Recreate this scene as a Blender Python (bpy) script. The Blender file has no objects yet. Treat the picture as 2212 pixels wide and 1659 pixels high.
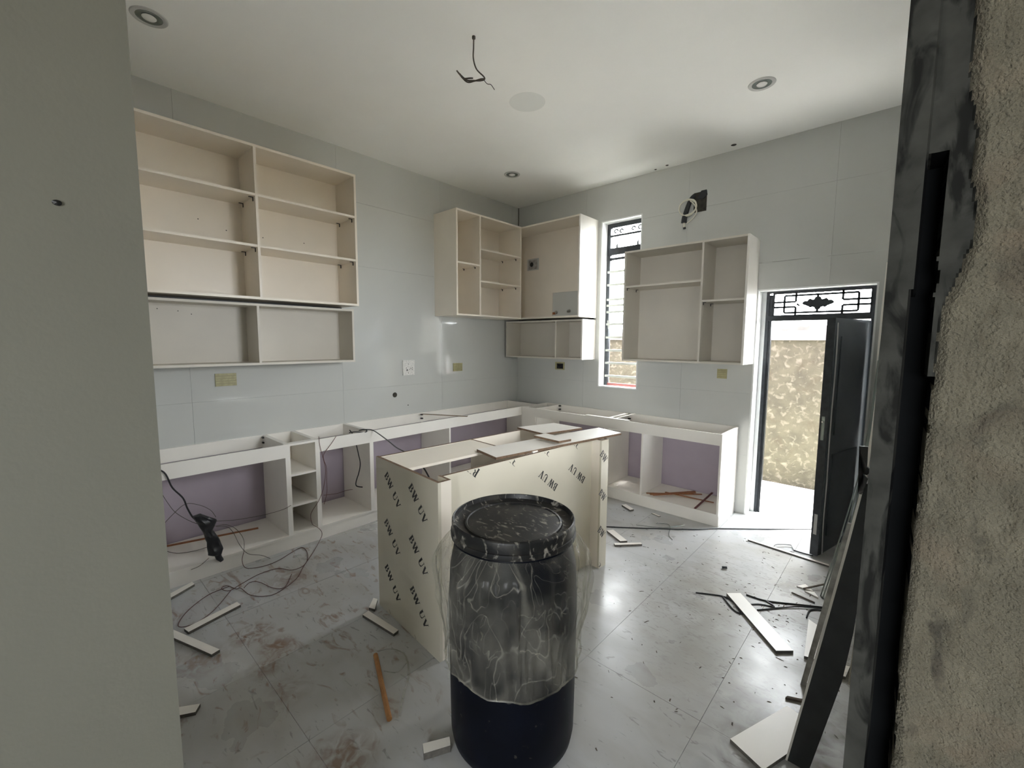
import bpy, math, random
from mathutils import Vector, Matrix, noise
random.seed(7)
S = bpy.context.scene
C = S.collection
V3 = Vector
# ---------------------------------------------------------------- camera, sky, exposure
CX, CY, CZ = 4.0115, -4.4966, 1.65
yaw, pitch, roll = -0.741, -0.0983, 0.0055
f_ = V3((math.sin(yaw)*math.cos(pitch), math.cos(yaw)*math.cos(pitch), math.sin(pitch)))
r_ = V3((math.cos(yaw), -math.sin(yaw), 0)); u_ = r_.cross(f_)
r2 = r_*math.cos(roll) + u_*math.sin(roll); u2 = -r_*math.sin(roll) + u_*math.cos(roll)
cd = bpy.data.cameras.new('camera'); cam = bpy.data.objects.new('camera', cd); C.objects.link(cam)
cd.sensor_width = 36; cd.lens = 934.65/2212*36; cd.clip_start = 0.02
cam.matrix_world = Matrix(((r2.x, u2.x, -f_.x, CX), (r2.y, u2.y, -f_.y, CY), (r2.z, u2.z, -f_.z, CZ), (0, 0, 0, 1)))
S.camera = cam
w = bpy.data.worlds.new('sky'); S.world = w; w.use_nodes = True
bg = w.node_tree.nodes['Background']; bg.inputs[0].default_value = (0.93, 0.97, 1.0, 1); bg.inputs[1].default_value = 12.0
sl = bpy.data.lights.new('sun', 'SUN'); sl.energy = 26; sl.angle = math.radians(9); sl.color = (1, .985, .95)
so = bpy.data.objects.new('sun', sl); C.objects.link(so); so.rotation_euler = (math.radians(-9), math.radians(-3), 0); so.location = (3, 3, 8)
def portal(name, loc, rot, sx, sy):
    l = bpy.data.lights.new(name, 'AREA'); l.shape = 'RECTANGLE'; l.size = sx; l.size_y = sy; l.cycles.is_portal = True
    o = bpy.data.objects.new(name, l); C.objects.link(o); o.location = loc; o.rotation_euler = rot
# sky portals: openings only, they give no light of their own
portal('door_opening', (3.37, .24, 1.07), (math.radians(-90), 0, 0), .85, 2.13)
portal('window_opening', (1.54, .24, 2.07), (math.radians(-90), 0, 0), .5, 1.9)
portal('added_hall_opening', (5.3, -8.0, 1.7), (math.radians(90), 0, 0), 1.8, 1.2)  # unseen hall window, added for light from behind
S.view_settings.view_transform = 'Standard'; S.view_settings.look = 'None'
S.view_settings.gamma = 1; S.view_settings.exposure = 1.42; S.view_settings.use_curve_mapping = False
S.cycles.max_bounces = 14; S.cycles.diffuse_bounces = 8; S.cycles.transparent_max_bounces = 24
S.cycles.caustics_reflective = False; S.cycles.caustics_refractive = False; S.cycles.sample_clamp_indirect = 6

portal('added_side_opening', (4.255, -2.525, 1.875), (0, math.radians(90), 0), .85, .75)  # unseen side window, added to brighten the room
# ---------------------------------------------------------------- materials
def mat(name, col, rough=.5, metal=0, spec=.5, var=0, vscale=4, bump=0, bscale=40, coat=0):
    m = bpy.data.materials.new(name); m.use_nodes = True; nt = m.node_tree; b = nt.nodes['Principled BSDF']
    b.inputs['Base Color'].default_value = (*col, 1); b.inputs['Roughness'].default_value = rough
    b.inputs['Metallic'].default_value = metal; b.inputs['Specular IOR Level'].default_value = spec
    b.inputs['Coat Weight'].default_value = coat
    geo = nt.nodes.new('ShaderNodeNewGeometry')
    if var:
        n = nt.nodes.new('ShaderNodeTexNoise'); n.inputs['Scale'].default_value = vscale; n.inputs['Detail'].default_value = 6
        nt.links.new(geo.outputs['Position'], n.inputs['Vector'])
        mr = nt.nodes.new('ShaderNodeMapRange'); mr.inputs[1].default_value = .3; mr.inputs[2].default_value = .7
        mr.inputs[3].default_value = 1-var; mr.inputs[4].default_value = 1+var*.5
        nt.links.new(n.outputs[0], mr.inputs[0])
        mx = nt.nodes.new('ShaderNodeVectorMath'); mx.operation = 'SCALE'; mx.inputs[0].default_value = col
        nt.links.new(mr.outputs[0], mx.inputs['Scale']); nt.links.new(mx.outputs[0], b.inputs['Base Color'])
    if bump:
        n = nt.nodes.new('ShaderNodeTexNoise'); n.inputs['Scale'].default_value = bscale; n.inputs['Detail'].default_value = 8
        nt.links.new(geo.outputs['Position'], n.inputs['Vector'])
        bp = nt.nodes.new('ShaderNodeBump'); bp.inputs['Strength'].default_value = bump; bp.inputs['Distance'].default_value = .01
        nt.links.new(n.outputs[0], bp.inputs['Height']); nt.links.new(bp.outputs[0], b.inputs['Normal'])
    return m
def chain(m, scale, lo, hi, col, fac=1.0, stretch=(1,1,1), rot=0, detail=8, box=None, dist=0.6):
    """lay a noise-shaped stain of colour col over the base colour of m"""
    nt = m.node_tree; b = nt.nodes['Principled BSDF']; geo = nt.nodes.new('ShaderNodeNewGeometry')
    mp = nt.nodes.new('ShaderNodeMapping'); mp.inputs['Scale'].default_value = stretch; mp.inputs['Rotation'].default_value = (0, 0, rot)
    nt.links.new(geo.outputs['Position'], mp.inputs[0])
    n = nt.nodes.new('ShaderNodeTexNoise'); n.inputs['Scale'].default_value = scale; n.inputs['Detail'].default_value = detail; n.inputs['Distortion'].default_value = dist
    nt.links.new(mp.outputs[0], n.inputs['Vector'])
    mr = nt.nodes.new('ShaderNodeMapRange'); mr.inputs[1].default_value = lo; mr.inputs[2].default_value = hi; mr.inputs[4].default_value = fac
    nt.links.new(n.outputs[0], mr.inputs[0]); out = mr.outputs[0]
    if box:   # (centre, radius, falloff) region that the dirt or darkening covers
        (cx, cy), rad, fo = box
        sb = nt.nodes.new('ShaderNodeVectorMath'); sb.operation = 'DISTANCE'
        fl = nt.nodes.new('ShaderNodeVectorMath'); fl.operation = 'MULTIPLY'; fl.inputs[1].default_value = (1, 1, 0)
        nt.links.new(geo.outputs['Position'], fl.inputs[0]); nt.links.new(fl.outputs[0], sb.inputs[0]); sb.inputs[1].default_value = (cx, cy, 0)
        m2 = nt.nodes.new('ShaderNodeMapRange'); m2.inputs[1].default_value = rad; m2.inputs[2].default_value = rad+fo; m2.inputs[3].default_value = 1; m2.inputs[4].default_value = 0
        nt.links.new(sb.outputs['Value'], m2.inputs[0])
        ml = nt.nodes.new('ShaderNodeMath'); ml.operation = 'MULTIPLY'; nt.links.new(out, ml.inputs[0]); nt.links.new(m2.outputs[0], ml.inputs[1]); out = ml.outputs[0]
    mx = nt.nodes.new('ShaderNodeMix'); mx.data_type = 'RGBA'
    bc = b.inputs['Base Color']
    if bc.is_linked:
        src = bc.links[0].from_socket; nt.links.new(src, mx.inputs[6])
    else: mx.inputs[6].default_value = bc.default_value[:]
    mx.inputs[7].default_value = (*col, 1); nt.links.new(out, mx.inputs[0]); nt.links.new(mx.outputs[2], bc)
M = {}
SPOTS = [(1.394, -3.79, .04, .9), (1.60, -3.735, .035, .8), (1.72, -3.83, .03, .6), (1.43, -4.04, .05, .5), (2.47, -3.80, .05, .7), (.96, -3.42, .05, .6), (1.95, -3.80, .04, .4)]
M['white'] = mat('white_melamine', (.78, .72, .63), .38, var=.05, vscale=2.5)
M['white2'] = mat('white_melamine_cool', (.80, .77, .72), .35, var=.06, vscale=2.5)
M['print'] = mat('printed_board_face', (.62, .58, .48), .22, var=.05, vscale=3)
M['core'] = mat('raw_fibreboard_edge', (.16, .10, .06), .8, var=.3, vscale=60)
M['greycore'] = mat('dirty_board_edge', (.13, .12, .105), .8, var=.3, vscale=60)
M['ink'] = mat('black_ink', (.015, .015, .015), .5)
M['tile'] = mat('wall_tile_glaze', (.54, .55, .53), .07, var=.04, vscale=1.2)
M['grout'] = mat('white_grout', (.52, .53, .51), .8)
M['lav'] = mat('lavender_paint', (.37, .32, .375), .7, var=.06)
M['ceil'] = mat('ceiling_paint', (.90, .90, .87), .85, var=.04, vscale=1.1, bump=.15, bscale=9)
M['paint'] = mat('grey_green_wall_paint', (.215, .21, .175), .6, var=.03, bump=.05, bscale=120)
M['reveal'] = mat('white_reveal', (.80, .81, .80), .3, var=.1, vscale=9)
fl = mat('floor_tile_glaze', (.46, .47, .48), .2, var=.06, vscale=1.5)
chain(fl, 1.6, .40, .85, (.33, .31, .27), .8, dist=0, detail=4)
chain(fl, 5, .58, .70, (.20, .11, .055), .75, (1.0, 2.2, 1), .6, box=((1.4, -3.4), .8, .9), dist=2)
chain(fl, 9, .635, .70, (.14, .13, .12), .55, (1, 3.0, 1), .9, dist=1.5)
chain(fl, 14, .55, .68, (.10, .09, .075), .8, (1, 2.2, 1), -.5, box=((3.5, -1.6), .45, .6), dist=2)
chain(fl, 7, .42, .60, (.085, .07, .055), .95, box=((4.0, -2.6), .28, .35))
chain(fl, 3.0, .50, .85, (.24, .20, .15), .45, (1, 2.2, 1), .4, dist=.5, detail=5)
chain(fl, 4, .20, .55, (.25, .24, .21), .75, box=((3.5, -1.75), .35, .9), dist=.3)  # dusty floor; colour darkened further where door light falls too bright
for (px_, py_, rr_, ff_) in SPOTS: chain(fl, 16, .34, .58, (.17, .085, .035), ff_, box=((px_, py_), rr_, rr_*2.2), dist=1.2, detail=4)
nt = fl.node_tree; b_ = nt.nodes['Principled BSDF']; g_ = nt.nodes.new('ShaderNodeNewGeometry'); n_ = nt.nodes.new('ShaderNodeTexNoise')
n_.inputs['Scale'].default_value = 2.4; n_.inputs['Detail'].default_value = 9; nt.links.new(g_.outputs['Position'], n_.inputs['Vector'])
mr_ = nt.nodes.new('ShaderNodeMapRange'); mr_.inputs[1].default_value = .35; mr_.inputs[2].default_value = .7; mr_.inputs[3].default_value = .26; mr_.inputs[4].default_value = .46
nt.links.new(n_.outputs[0], mr_.inputs[0]); nt.links.new(mr_.outputs[0], b_.inputs['Roughness'])
M['floor'] = fl
M['joint'] = mat('dark_floor_joint', (.2, .19, .18), .9)
M['black'] = mat('black_bracket', (.012, .012, .012), .45)
M['frame'] = mat('dark_steel_frame', (.045, .05, .055), .28, metal=.5, var=.3, vscale=20)
M['bars'] = mat('ivory_painted_bars', (.55, .57, .52), .35)
M['door'] = mat('charcoal_steel_door', (.11, .125, .14), .30, metal=.35, var=.25, vscale=3)
M['tape'] = mat('pale_tape', (.45, .45, .44), .4)
M['red'] = mat('dark_red_primer', (.13, .035, .03), .6)
M['concrete'] = mat('outside_concrete', (.62, .61, .58), .85, var=.12, vscale=3)
st = mat('outside_plaster', (.070, .067, .040), .95, var=.28, vscale=7, bump=.8, bscale=30)
chain(st, 16, .52, .68, (.15, .145, .10), .8); chain(st, 5, .55, .75, (.05, .042, .022), .7)
M['stucco'] = st
M['coping'] = mat('pale_coping', (.22, .21, .18), .9, var=.2, vscale=9)
M['tin'] = mat('corrugated_iron', (.07, .068, .062), .6, metal=.3, var=.3, vscale=6)
M['drum'] = mat('blue_black_plastic', (.002, .003, .0075), .45, spec=.12, var=.4, vscale=9)
chain(M['drum'], 30, .66, .76, (.16, .15, .12), .5)
ld = mat('black_lid_plastic', (.007, .007, .0075), .42, spec=.35)
chain(ld, 20, .57, .68, (.30, .28, .24), .8, (1, 2.2, 1), .75, dist=1.0); chain(ld, 9, .5, .8, (.06, .055, .045), .8)
M['lid'] = ld
M['rust'] = mat('red_brown_wire', (.10, .035, .028), .5)
M['cable'] = mat('black_cable', (.01, .01, .012), .4)
M['dwire'] = mat('dark_bell_wire', (.06, .05, .035), .5)
M['ivory'] = mat('ivory_flex', (.70, .68, .58), .5)
M['brown'] = mat('brown_edging', (.30, .115, .04), .5, var=.25, vscale=30)
M['tan'] = mat('tan_edging_roll', (.42, .20, .07), .5, var=.2, vscale=25)
M['socket'] = mat('white_socket_plastic', (.72, .71, .68), .3, var=.25, vscale=80)
M['yellow'] = mat('yellowed_box_plastic', (.40, .37, .20), .5, var=.2, vscale=40)
M['yellow2'] = mat('yellowed_box_ribs', (.30, .275, .15), .5)
M['cav'] = mat('dark_wall_cavity', (.06, .055, .045), .95, var=.4, vscale=30)
M['ring'] = mat('silver_lamp_ring', (.50, .50, .48), .35)
M['white3'] = mat('melamine_shade_tone', (.60, .565, .50), .5, var=.05, vscale=2.5)  # white board with the cupboards' shade put into its colour
M['chrome'] = mat('brushed_chrome', (.6, .6, .58), .25, metal=1)
M['lamp'] = mat('lamp_lens', (.75, .75, .72), .1)
M['dark'] = mat('charcoal_board_face', (.028, .03, .032), .45, var=.3, vscale=14)
M['alu'] = mat('greenish_aluminium', (.30, .34, .32), .25, metal=.7)
M['beige'] = mat('beige_board', (.40, .385, .33), .6, var=.15, vscale=8)
M['greyboard'] = mat('dusty_grey_board', (.36, .35, .33), .8, var=.4, vscale=22)
M['chips'] = mat('dark_wood_chips', (.11, .09, .07), .9, var=.3, vscale=60)
jb = mat('rough_cement_plaster', (.20, .18, .13), .95, var=.25, vscale=24, bump=.9, bscale=420)
chain(jb, 110, .5, .75, (.12, .10, .065), .6, (1, 1, .4), dist=1); chain(jb, 34, .60, .72, (.05, .045, .035), .75, (1, 1, .5)); chain(jb, 16, .55, .75, (.24, .175, .12), .5)
M['plaster'] = jb
sm = mat('smoked_grey_skim', (.042, .042, .037), .85, spec=.1, var=.35, vscale=40)
chain(sm, 38, .50, .62, (.010, .010, .009), .95, (1, 1, .35), dist=1.2)
M['skim'] = sm
M['groove'] = mat('black_frame_slot', (.005, .0055, .006), .9, spec=.08, var=.3, vscale=10)

pl = bpy.data.materials.new('dusty_clear_film'); pl.use_nodes = True; nt = pl.node_tree
for n in list(nt.nodes):
    if n.type != 'OUTPUT_MATERIAL': nt.nodes.remove(n)
out = nt.nodes['Material Output']
tr = nt.nodes.new('ShaderNodeBsdfTransparent'); tr.inputs[0].default_value = (.93, .93, .91, 1)
pb = nt.nodes.new('ShaderNodeBsdfPrincipled'); pb.inputs['Base Color'].default_value = (.42, .40, .34, 1); pb.inputs['Roughness'].default_value = .2
geo = nt.nodes.new('ShaderNodeNewGeometry')
mp = nt.nodes.new('ShaderNodeMapping'); mp.inputs['Scale'].default_value = (1, 1, .55); nt.links.new(geo.outputs['Position'], mp.inputs[0])
def math_(op, a, b=None, clamp=False):
    n = nt.nodes.new('ShaderNodeMath'); n.operation = op; n.use_clamp = clamp
    for k, v in enumerate((a, b)):
        if v is None: continue
        if isinstance(v, (int, float)): n.inputs[k].default_value = v
        else: nt.links.new(v, n.inputs[k])
    return n.outputs[0]
def crease(scale, width, gain, dist, vec):
    n = nt.nodes.new('ShaderNodeTexNoise'); n.inputs['Scale'].default_value = scale; n.inputs['Detail'].default_value = 1.5; n.inputs['Distortion'].default_value = dist
    nt.links.new(vec, n.inputs['Vector'])
    d = math_('ABSOLUTE', math_('SUBTRACT', n.outputs[0], .5))
    return math_('MULTIPLY', math_('SUBTRACT', 1, math_('DIVIDE', d, width), True), gain)
cr = math_('ADD', crease(4.2, .006, .22, 1.2, mp.outputs[0]), crease(9, .010, .18, 1.6, mp.outputs[0]))  # crease lines double as streak highlights put into the film's opacity
cr2 = math_('ADD', cr, crease(3.1, .06, .13, .8, mp.outputs[0]))
class _o: pass
m1 = _o(); m1.outputs = [cr2]
n2 = nt.nodes.new('ShaderNodeTexNoise'); n2.inputs['Scale'].default_value = 5; n2.inputs['Detail'].default_value = 5; nt.links.new(geo.outputs['Position'], n2.inputs['Vector'])
m2 = nt.nodes.new('ShaderNodeMapRange'); m2.inputs[1].default_value = .45; m2.inputs[2].default_value = .75; m2.inputs[3].default_value = .015; m2.inputs[4].default_value = .26
nt.links.new(n2.outputs[0], m2.inputs[0])
lw = nt.nodes.new('ShaderNodeLayerWeight'); lw.inputs[0].default_value = .25
lm = nt.nodes.new('ShaderNodeMath'); lm.operation = 'MULTIPLY'; lm.inputs[1].default_value = .24; nt.links.new(lw.outputs['Facing'], lm.inputs[0])
a1 = nt.nodes.new('ShaderNodeMath'); a1.operation = 'ADD'; nt.links.new(m1.outputs[0], a1.inputs[0]); nt.links.new(m2.outputs[0], a1.inputs[1])
a2 = nt.nodes.new('ShaderNodeMath'); a2.operation = 'ADD'; a2.use_clamp = True; nt.links.new(a1.outputs[0], a2.inputs[0]); nt.links.new(lm.outputs[0], a2.inputs[1])
ms = nt.nodes.new('ShaderNodeMixShader'); nt.links.new(a2.outputs[0], ms.inputs[0]); nt.links.new(tr.outputs[0], ms.inputs[1]); nt.links.new(pb.outputs[0], ms.inputs[2])
nt.links.new(ms.outputs[0], out.inputs[0])
M['film'] = pl

# ---------------------------------------------------------------- helpers
def tag(o, label=None, cat=None, group=None, kind=None):
    if label: o['label'] = label
    if cat: o['category'] = cat
    if group: o['group'] = group
    if kind: o['kind'] = kind
    return o
def wloc(o):
    l = V3((0, 0, 0))
    while o: l = l + o.location; o = o.parent
    return l
def mesh(name, vs, fs, m, parent=None, mi=None, smooth=False):
    """one mesh object from world-space vertices; its origin is the parent's, or the middle of its own base"""
    vs = [V3(v) for v in vs]
    if parent: off = wloc(parent)
    else:
        lo = [min(v[i] for v in vs) for i in range(3)]; hi = [max(v[i] for v in vs) for i in range(3)]
        off = V3(((lo[0]+hi[0])/2, (lo[1]+hi[1])/2, lo[2]))
    me = bpy.data.meshes.new(name); me.from_pydata([v-off for v in vs], [], fs)
    ms_ = m if isinstance(m, (list, tuple)) else [m]
    for x in ms_: me.materials.append(M[x] if isinstance(x, str) else x)
    if mi: me.polygons.foreach_set('material_index', mi)
    if smooth: me.shade_smooth(); me.set_sharp_from_angle(angle=math.radians(38))
    me.update()
    o = bpy.data.objects.new(name, me); C.objects.link(o)
    if parent: o.parent = parent
    else: o.location = off
    return o
def empty(name, loc, label, cat, group=None):
    o = bpy.data.objects.new(name, None); C.objects.link(o); o.location = loc; o.empty_display_size = .1
    return tag(o, label, cat, group)
QF = [(0, 3, 2, 1), (4, 5, 6, 7), (0, 1, 5, 4), (1, 2, 6, 5), (2, 3, 7, 6), (3, 0, 4, 7)]
def boxv(x0, x1, y0, y1, z0, z1):
    return [(x0, y0, z0), (x1, y0, z0), (x1, y1, z0), (x0, y1, z0), (x0, y0, z1), (x1, y0, z1), (x1, y1, z1), (x0, y1, z1)]
def box(name, x0, x1, y0, y1, z0, z1, m, parent=None):
    return mesh(name, boxv(x0, x1, y0, y1, z0, z1), QF, m, parent)
def multi(name, boxes, m, parent=None):
    vs, fs = [], []
    for b in boxes:
        k = len(vs); vs += boxv(*b) if len(b) == 6 else b; fs += [tuple(i+k for i in q) for q in QF]
    return mesh(name, vs, fs, m, parent)
def prism(name, poly, z0, z1, m, parent=None, edge=None):
    """vertical prism over a polygon (x, y); edge = material of the rim"""
    n = len(poly)
    a = sum(poly[i][0]*poly[(i+1) % n][1]-poly[(i+1) % n][0]*poly[i][1] for i in range(n))
    if a < 0: poly = poly[::-1]
    zb = z0 if isinstance(z0, (list, tuple)) else [z0]*n
    vs = [(x, y, zb[i]) for i, (x, y) in enumerate(poly)]+[(x, y, z1) for x, y in poly]
    fs = [tuple(range(n))[::-1], tuple(range(n, 2*n))]+[(i, (i+1) % n, (i+1) % n+n, i+n) for i in range(n)]
    return mesh(name, vs, fs, [m, edge or m], parent, [0, 0]+[1]*n)
def slab(name, pts, vec, m, parent=None, edge=None):
    """polygon in space extruded along vec"""
    n = len(pts); vec = V3(vec); vs = [V3(p) for p in pts]+[V3(p)+vec for p in pts]
    fs = [tuple(range(n))[::-1], tuple(range(n, 2*n))]+[(i, (i+1) % n, (i+1) % n+n, i+n) for i in range(n)]
    o = mesh(name, vs, fs, [m, edge or m], parent, [0, 0]+[1]*n)
    return o
def smoothpts(P, k=6):
    P = [V3(p) for p in P]; out = []
    for i in range(len(P)-1):
        p0 = P[max(i-1, 0)]; p1 = P[i]; p2 = P[i+1]; p3 = P[min(i+2, len(P)-1)]
        for j in range(k):
            t = j/k
            out.append(.5*((2*p1)+(p2-p0)*t+(2*p0-5*p1+4*p2-p3)*t*t+(3*p1-p0-3*p2+p3)*t**3))
    out.append(P[-1]); return out
def tube(name, paths, rad, m, parent=None, sides=6, k=6, flat=1):
    vs, fs = [], []
    for P in paths:
        Q = smoothpts(P, k) if k > 1 else [V3(p) for p in P]; base = len(vs); up = None
        for i, q in enumerate(Q):
            d = (Q[min(i+1, len(Q)-1)]-Q[max(i-1, 0)]).normalized()
            if up is None: up = d.orthogonal().normalized()
            up = (up-d*up.dot(d)); up = up.normalized() if up.length > 1e-6 else d.orthogonal().normalized()
            s = d.cross(up); R = rad(i/(len(Q)-1)) if callable(rad) else rad
            for a in range(sides):
                t = 2*math.pi*a/sides; vs.append(q+up*math.cos(t)*R+s*math.sin(t)*R*flat)
        for i in range(len(Q)-1):
            for a in range(sides):
                b = (a+1) % sides; fs.append((base+i*sides+a, base+i*sides+b, base+(i+1)*sides+b, base+(i+1)*sides+a))
        fs.append(tuple(base+a for a in range(sides))[::-1]); e = base+(len(Q)-1)*sides; fs.append(tuple(e+a for a in range(sides)))
    return mesh(name, vs, fs, m, parent, smooth=True)
def lathe(name, prof, c, m, parent=None, n=48, warp=None, smooth=True, cap=False):
    vs, fs = [], []
    for (r, z) in prof:
        for a in range(n):
            t = 2*math.pi*a/n; rr, zz = (r, z) if not warp else warp(r, z, t)
            vs.append((c[0]+rr*math.cos(t), c[1]+rr*math.sin(t), c[2]+zz))
    for i in range(len(prof)-1):
        for a in range(n):
            b = (a+1) % n; fs.append((i*n+a, i*n+b, (i+1)*n+b, (i+1)*n+a))
    if cap: fs.append(tuple(range(n))[::-1]); fs.append(tuple(range((len(prof)-1)*n, len(prof)*n)))
    return mesh(name, vs, fs, m, parent, smooth=smooth)

# ---------------------------------------------------------------- the room shell
H = 3.43
def struct(o): o['kind'] = 'structure'; return o
def rects(x0, x1, z0, z1, holes):
    """cut holes out of a rectangle, return solid rectangles"""
    out = [(x0, x1, z0, z1)]
    for (a, b, c, d) in holes:
        nw = []
        for (p, q, r, s) in out:
            if b <= p or a >= q or d <= r or c >= s: nw.append((p, q, r, s)); continue
            if a > p: nw.append((p, a, r, s))
            if b < q: nw.append((b, q, r, s))
            p2, q2 = max(a, p), min(b, q)
            if c > r: nw.append((p2, q2, r, c))
            if d < s: nw.append((p2, q2, d, s))
        out = nw
    return out
WIN = (1.29, 1.79, 1.117, 3.027); DOOR = (2.944, 3.80, 0, 2.132)
wr = struct(multi('wall_right', [(x0, x1, .01, .24, z0, z1) for x0, x1, z0, z1 in rects(-.25, 4.24, -.12, 7.2, [WIN, (2.944, 3.80, -.12, 2.132)])]+[(-4, -.25, .01, .24, -.14, 7.2), (4.24, 9, .01, .24, -.14, 7.2)], 'lav'))  # unseen upper height added to keep sky light off the boundary wall
wl = struct(multi('wall_left', [(-.25, -.01, -4.66, .01, -.12, H+.15)], 'lav'))
cav_r = [(.675, .79, 1.30, 1.385), (2.33, 2.455, 2.93, 3.12)]
g = .0006
def tiles(parent, plane, edges_h, edges_v, holes, grout=True):
    for i in range(len(edges_h)-1):
        for j in range(len(edges_v)-1):
            cell = rects(edges_h[i]+g, edges_h[i+1]-g, edges_v[j]+g, edges_v[j+1]-g, holes)
            bx = [(a, b, 0, .010, c, d) if plane == 'y' else (-.010, 0, a, b, c, d) for a, b, c, d in cell if b-a > .004 and d-c > .004]
            if bx: multi('tile', bx, 'tile', parent)
tiles(wr, 'y', [0, 1.08, 2.28, 3.48, 4.0], [.57, 1.17, 1.77, 2.37, 2.97, H], [WIN, DOOR, (-1, 2.85, 0, .80), (2.2, 4, 2.3685, 2.3715)]+cav_r)
tiles(wr, 'y', [2.85, 3.48, 4.0], [0, .57], [DOOR])
tiles(wl, 'x', [-4.36, -3.73, -2.53, -1.33, -.13, 0], [.57, 1.17, 1.77, 2.37, 2.97, H], [(-5, 1, 0, .80)])
multi('grout_backing', [(x0, x1, .006, .0099, z0, z1) for x0, x1, z0, z1 in rects(0.0, 3.99, .85, H, [WIN, DOOR]+cav_r)], 'grout', wr)
multi('grout_backing', [(-.0099, -.006, -4.36, 0, .85, H)], 'grout', wl)
random.seed(3)
sm_v = []
x = 2.97
while x < 3.86:       # smeared white filler left along the joint above the door
    L = random.uniform(.05, .16); h = random.uniform(.002, .006); z = 2.37+random.uniform(-.004, .008)
    sm_v.append((x, x+L, -.0006, 0, z-h/2, z+h/2)); x += L*random.uniform(.75, 1.0)
multi('grout_smear', sm_v, 'grout', wr)
# reveals of the two openings
def reveal(x0, x1, z0, z1, y0, y1, parent, bottom=True):
    t = .012
    bx = [(x0-.001, x0+t, y0, y1, z0, z1), (x1-t, x1+.001, y0, y1, z0, z1), (x0+t, x1-t, y0, y1, z1-t, z1+.001)]
    if bottom: bx.append((x0+t, x1-t, y0, y1, z0-.001, z0+t))
    multi('reveal', bx, 'reveal', parent)
reveal(*WIN, -.002, .235, wr); reveal(2.944, 3.80, -.0, 2.132, -.002, .235, wr, False)
# floor: slab with joint coloured bed, tiles as parts
flo = struct(box('floor', -.25, 6.8, -8.2, .24, -.14, -.009, 'joint'))
xs = [-.03+.58*k for k in range(12)]; xs = [0, .55, 1.13, 1.71, 2.29, 2.87, 3.45, 4.03, 4.61, 5.19, 5.77, 6.35]
ys = [.235, -.25, -1.45, -2.65, -3.85, -5.05, -6.25, -7.45]
random.seed(5)
for i in range(len(xs)-1):
    for j in range(len(ys)-1):
        if xs[i] < 2.9 and ys[j+1] < -5.1 and ys[j] < -4.9: continue
        dz = random.uniform(-.0006, .0)
        box('tile', xs[i]+.0008, xs[i+1]-.0008, ys[j+1]+.0008, ys[j]-.0008, -.009, dz, 'floor', flo)
cei = struct(box('ceiling', -.25, 6.8, -8.2, .24, H, H+.15, 'ceil'))
lathe('round_patch', [(.001, -.0012), (.12, -.0012), (.135, 0)], (1.773, -1.898, H), mat('patch_paint', (.76, .77, .74), .8), cei, 40, smooth=False)
# front wall whose end stands left of the camera, and right-hand wall whose rough end stands right
wf = struct(multi('wall_front', [(-.25, 2.985, -4.90, -4.369, -.14, H), (2.985, 3.0115, -4.90, -4.359, -.14, H)], 'paint'))
box('room_side_tiles', 0, 2.985, -4.369, -4.359, 0, H, 'tile', wf)
YE = -3.9466; XE = 3.9904
wrt = struct(multi('wall_side', [(XE, 4.26, a, b, c, d) for a, b, c, d in rects(YE+.06, .01, -.14, H, [(-2.90, -2.15, 1.45, 2.3)])], 'reveal'))  # opening cut out of view, added to let extra daylight in
nx = 96; SP = .16
ZL = [-.01+.0555*k for k in range(20)]+[1.10+.004*k for k in range(301)]+[2.30+(H-2.30)*k/20 for k in range(1, 21)]; nz = len(ZL)-1
EDG = [(-1, .040), (1.2, .036), (1.45, .036), (1.6, .038), (1.68, .040), (1.74, .055), (1.80, .053), (1.86, .045), (1.95, .042), (2.1, .05), (5, .045)]
def relief(o, z):
    x = XE+o; n1_ = noise.noise((x*40, z*14, 1.3)); n2_ = noise.noise((x*130, z*60, 4.1)); n3_ = noise.noise((x*12, z*5, 7.7))
    for (za, ea), (zb, eb_) in zip(EDG, EDG[1:]):
        if za <= z <= zb: eg = ea+(eb_-ea)*(z-za)/(zb-za); break
    eg += .0035*noise.noise((3.1, z*22, 0))+.0018*noise.noise((8.2, z*90, 0))
    top = 1.82+.004*n2_; gl = .0175+.0008*n1_+(.003 if z > 1.7 else 0); gr = eg if z < 1.62 else min(eg, .034+.002*n2_)
    if o > eg: return 0, -.007*min(1, (o-eg)/.006)-.0012*n1_-.0009*n2_-.0006*noise.noise((x*320, z*220, 2))
    if gl < o < gr and z < top: return 2, .040
    if o > gl: return 1, .003+.003*n1_+.0012*n2_
    return 1, .0004*n2_
vs, fs, mi = [], [], []
for z in ZL:
    for i in range(nx+1): vs.append((XE+SP*i/nx, YE+relief(SP*i/nx, z)[1], z))
for j in range(nz):
    for i in range(nx):
        a = j*(nx+1)+i; fs.append((a, a+1, a+nx+2, a+nx+1)); mi.append(relief(SP*(i+.5)/nx, (ZL[j]+ZL[j+1])/2)[0])
# close the slab behind the relief
k = len(vs); vs += [(XE, YE+.06, -.01), (XE+SP, YE+.06, -.01), (XE+SP, YE+.06, H), (XE, YE+.06, H)]
c0, c1, c2, c3 = 0, nx, (nz+1)*(nx+1)-1, nz*(nx+1)
fs += [tuple([k, k+3]+[j*(nx+1) for j in range(nz, -1, -1)]), tuple([k+2, k+1]+[j*(nx+1)+nx for j in range(nz+1)])]; mi += [1, 0]
mesh('rough_plaster_edge', vs, fs, ['plaster', 'skim', 'groove'], wrt, mi, smooth=True)
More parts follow.
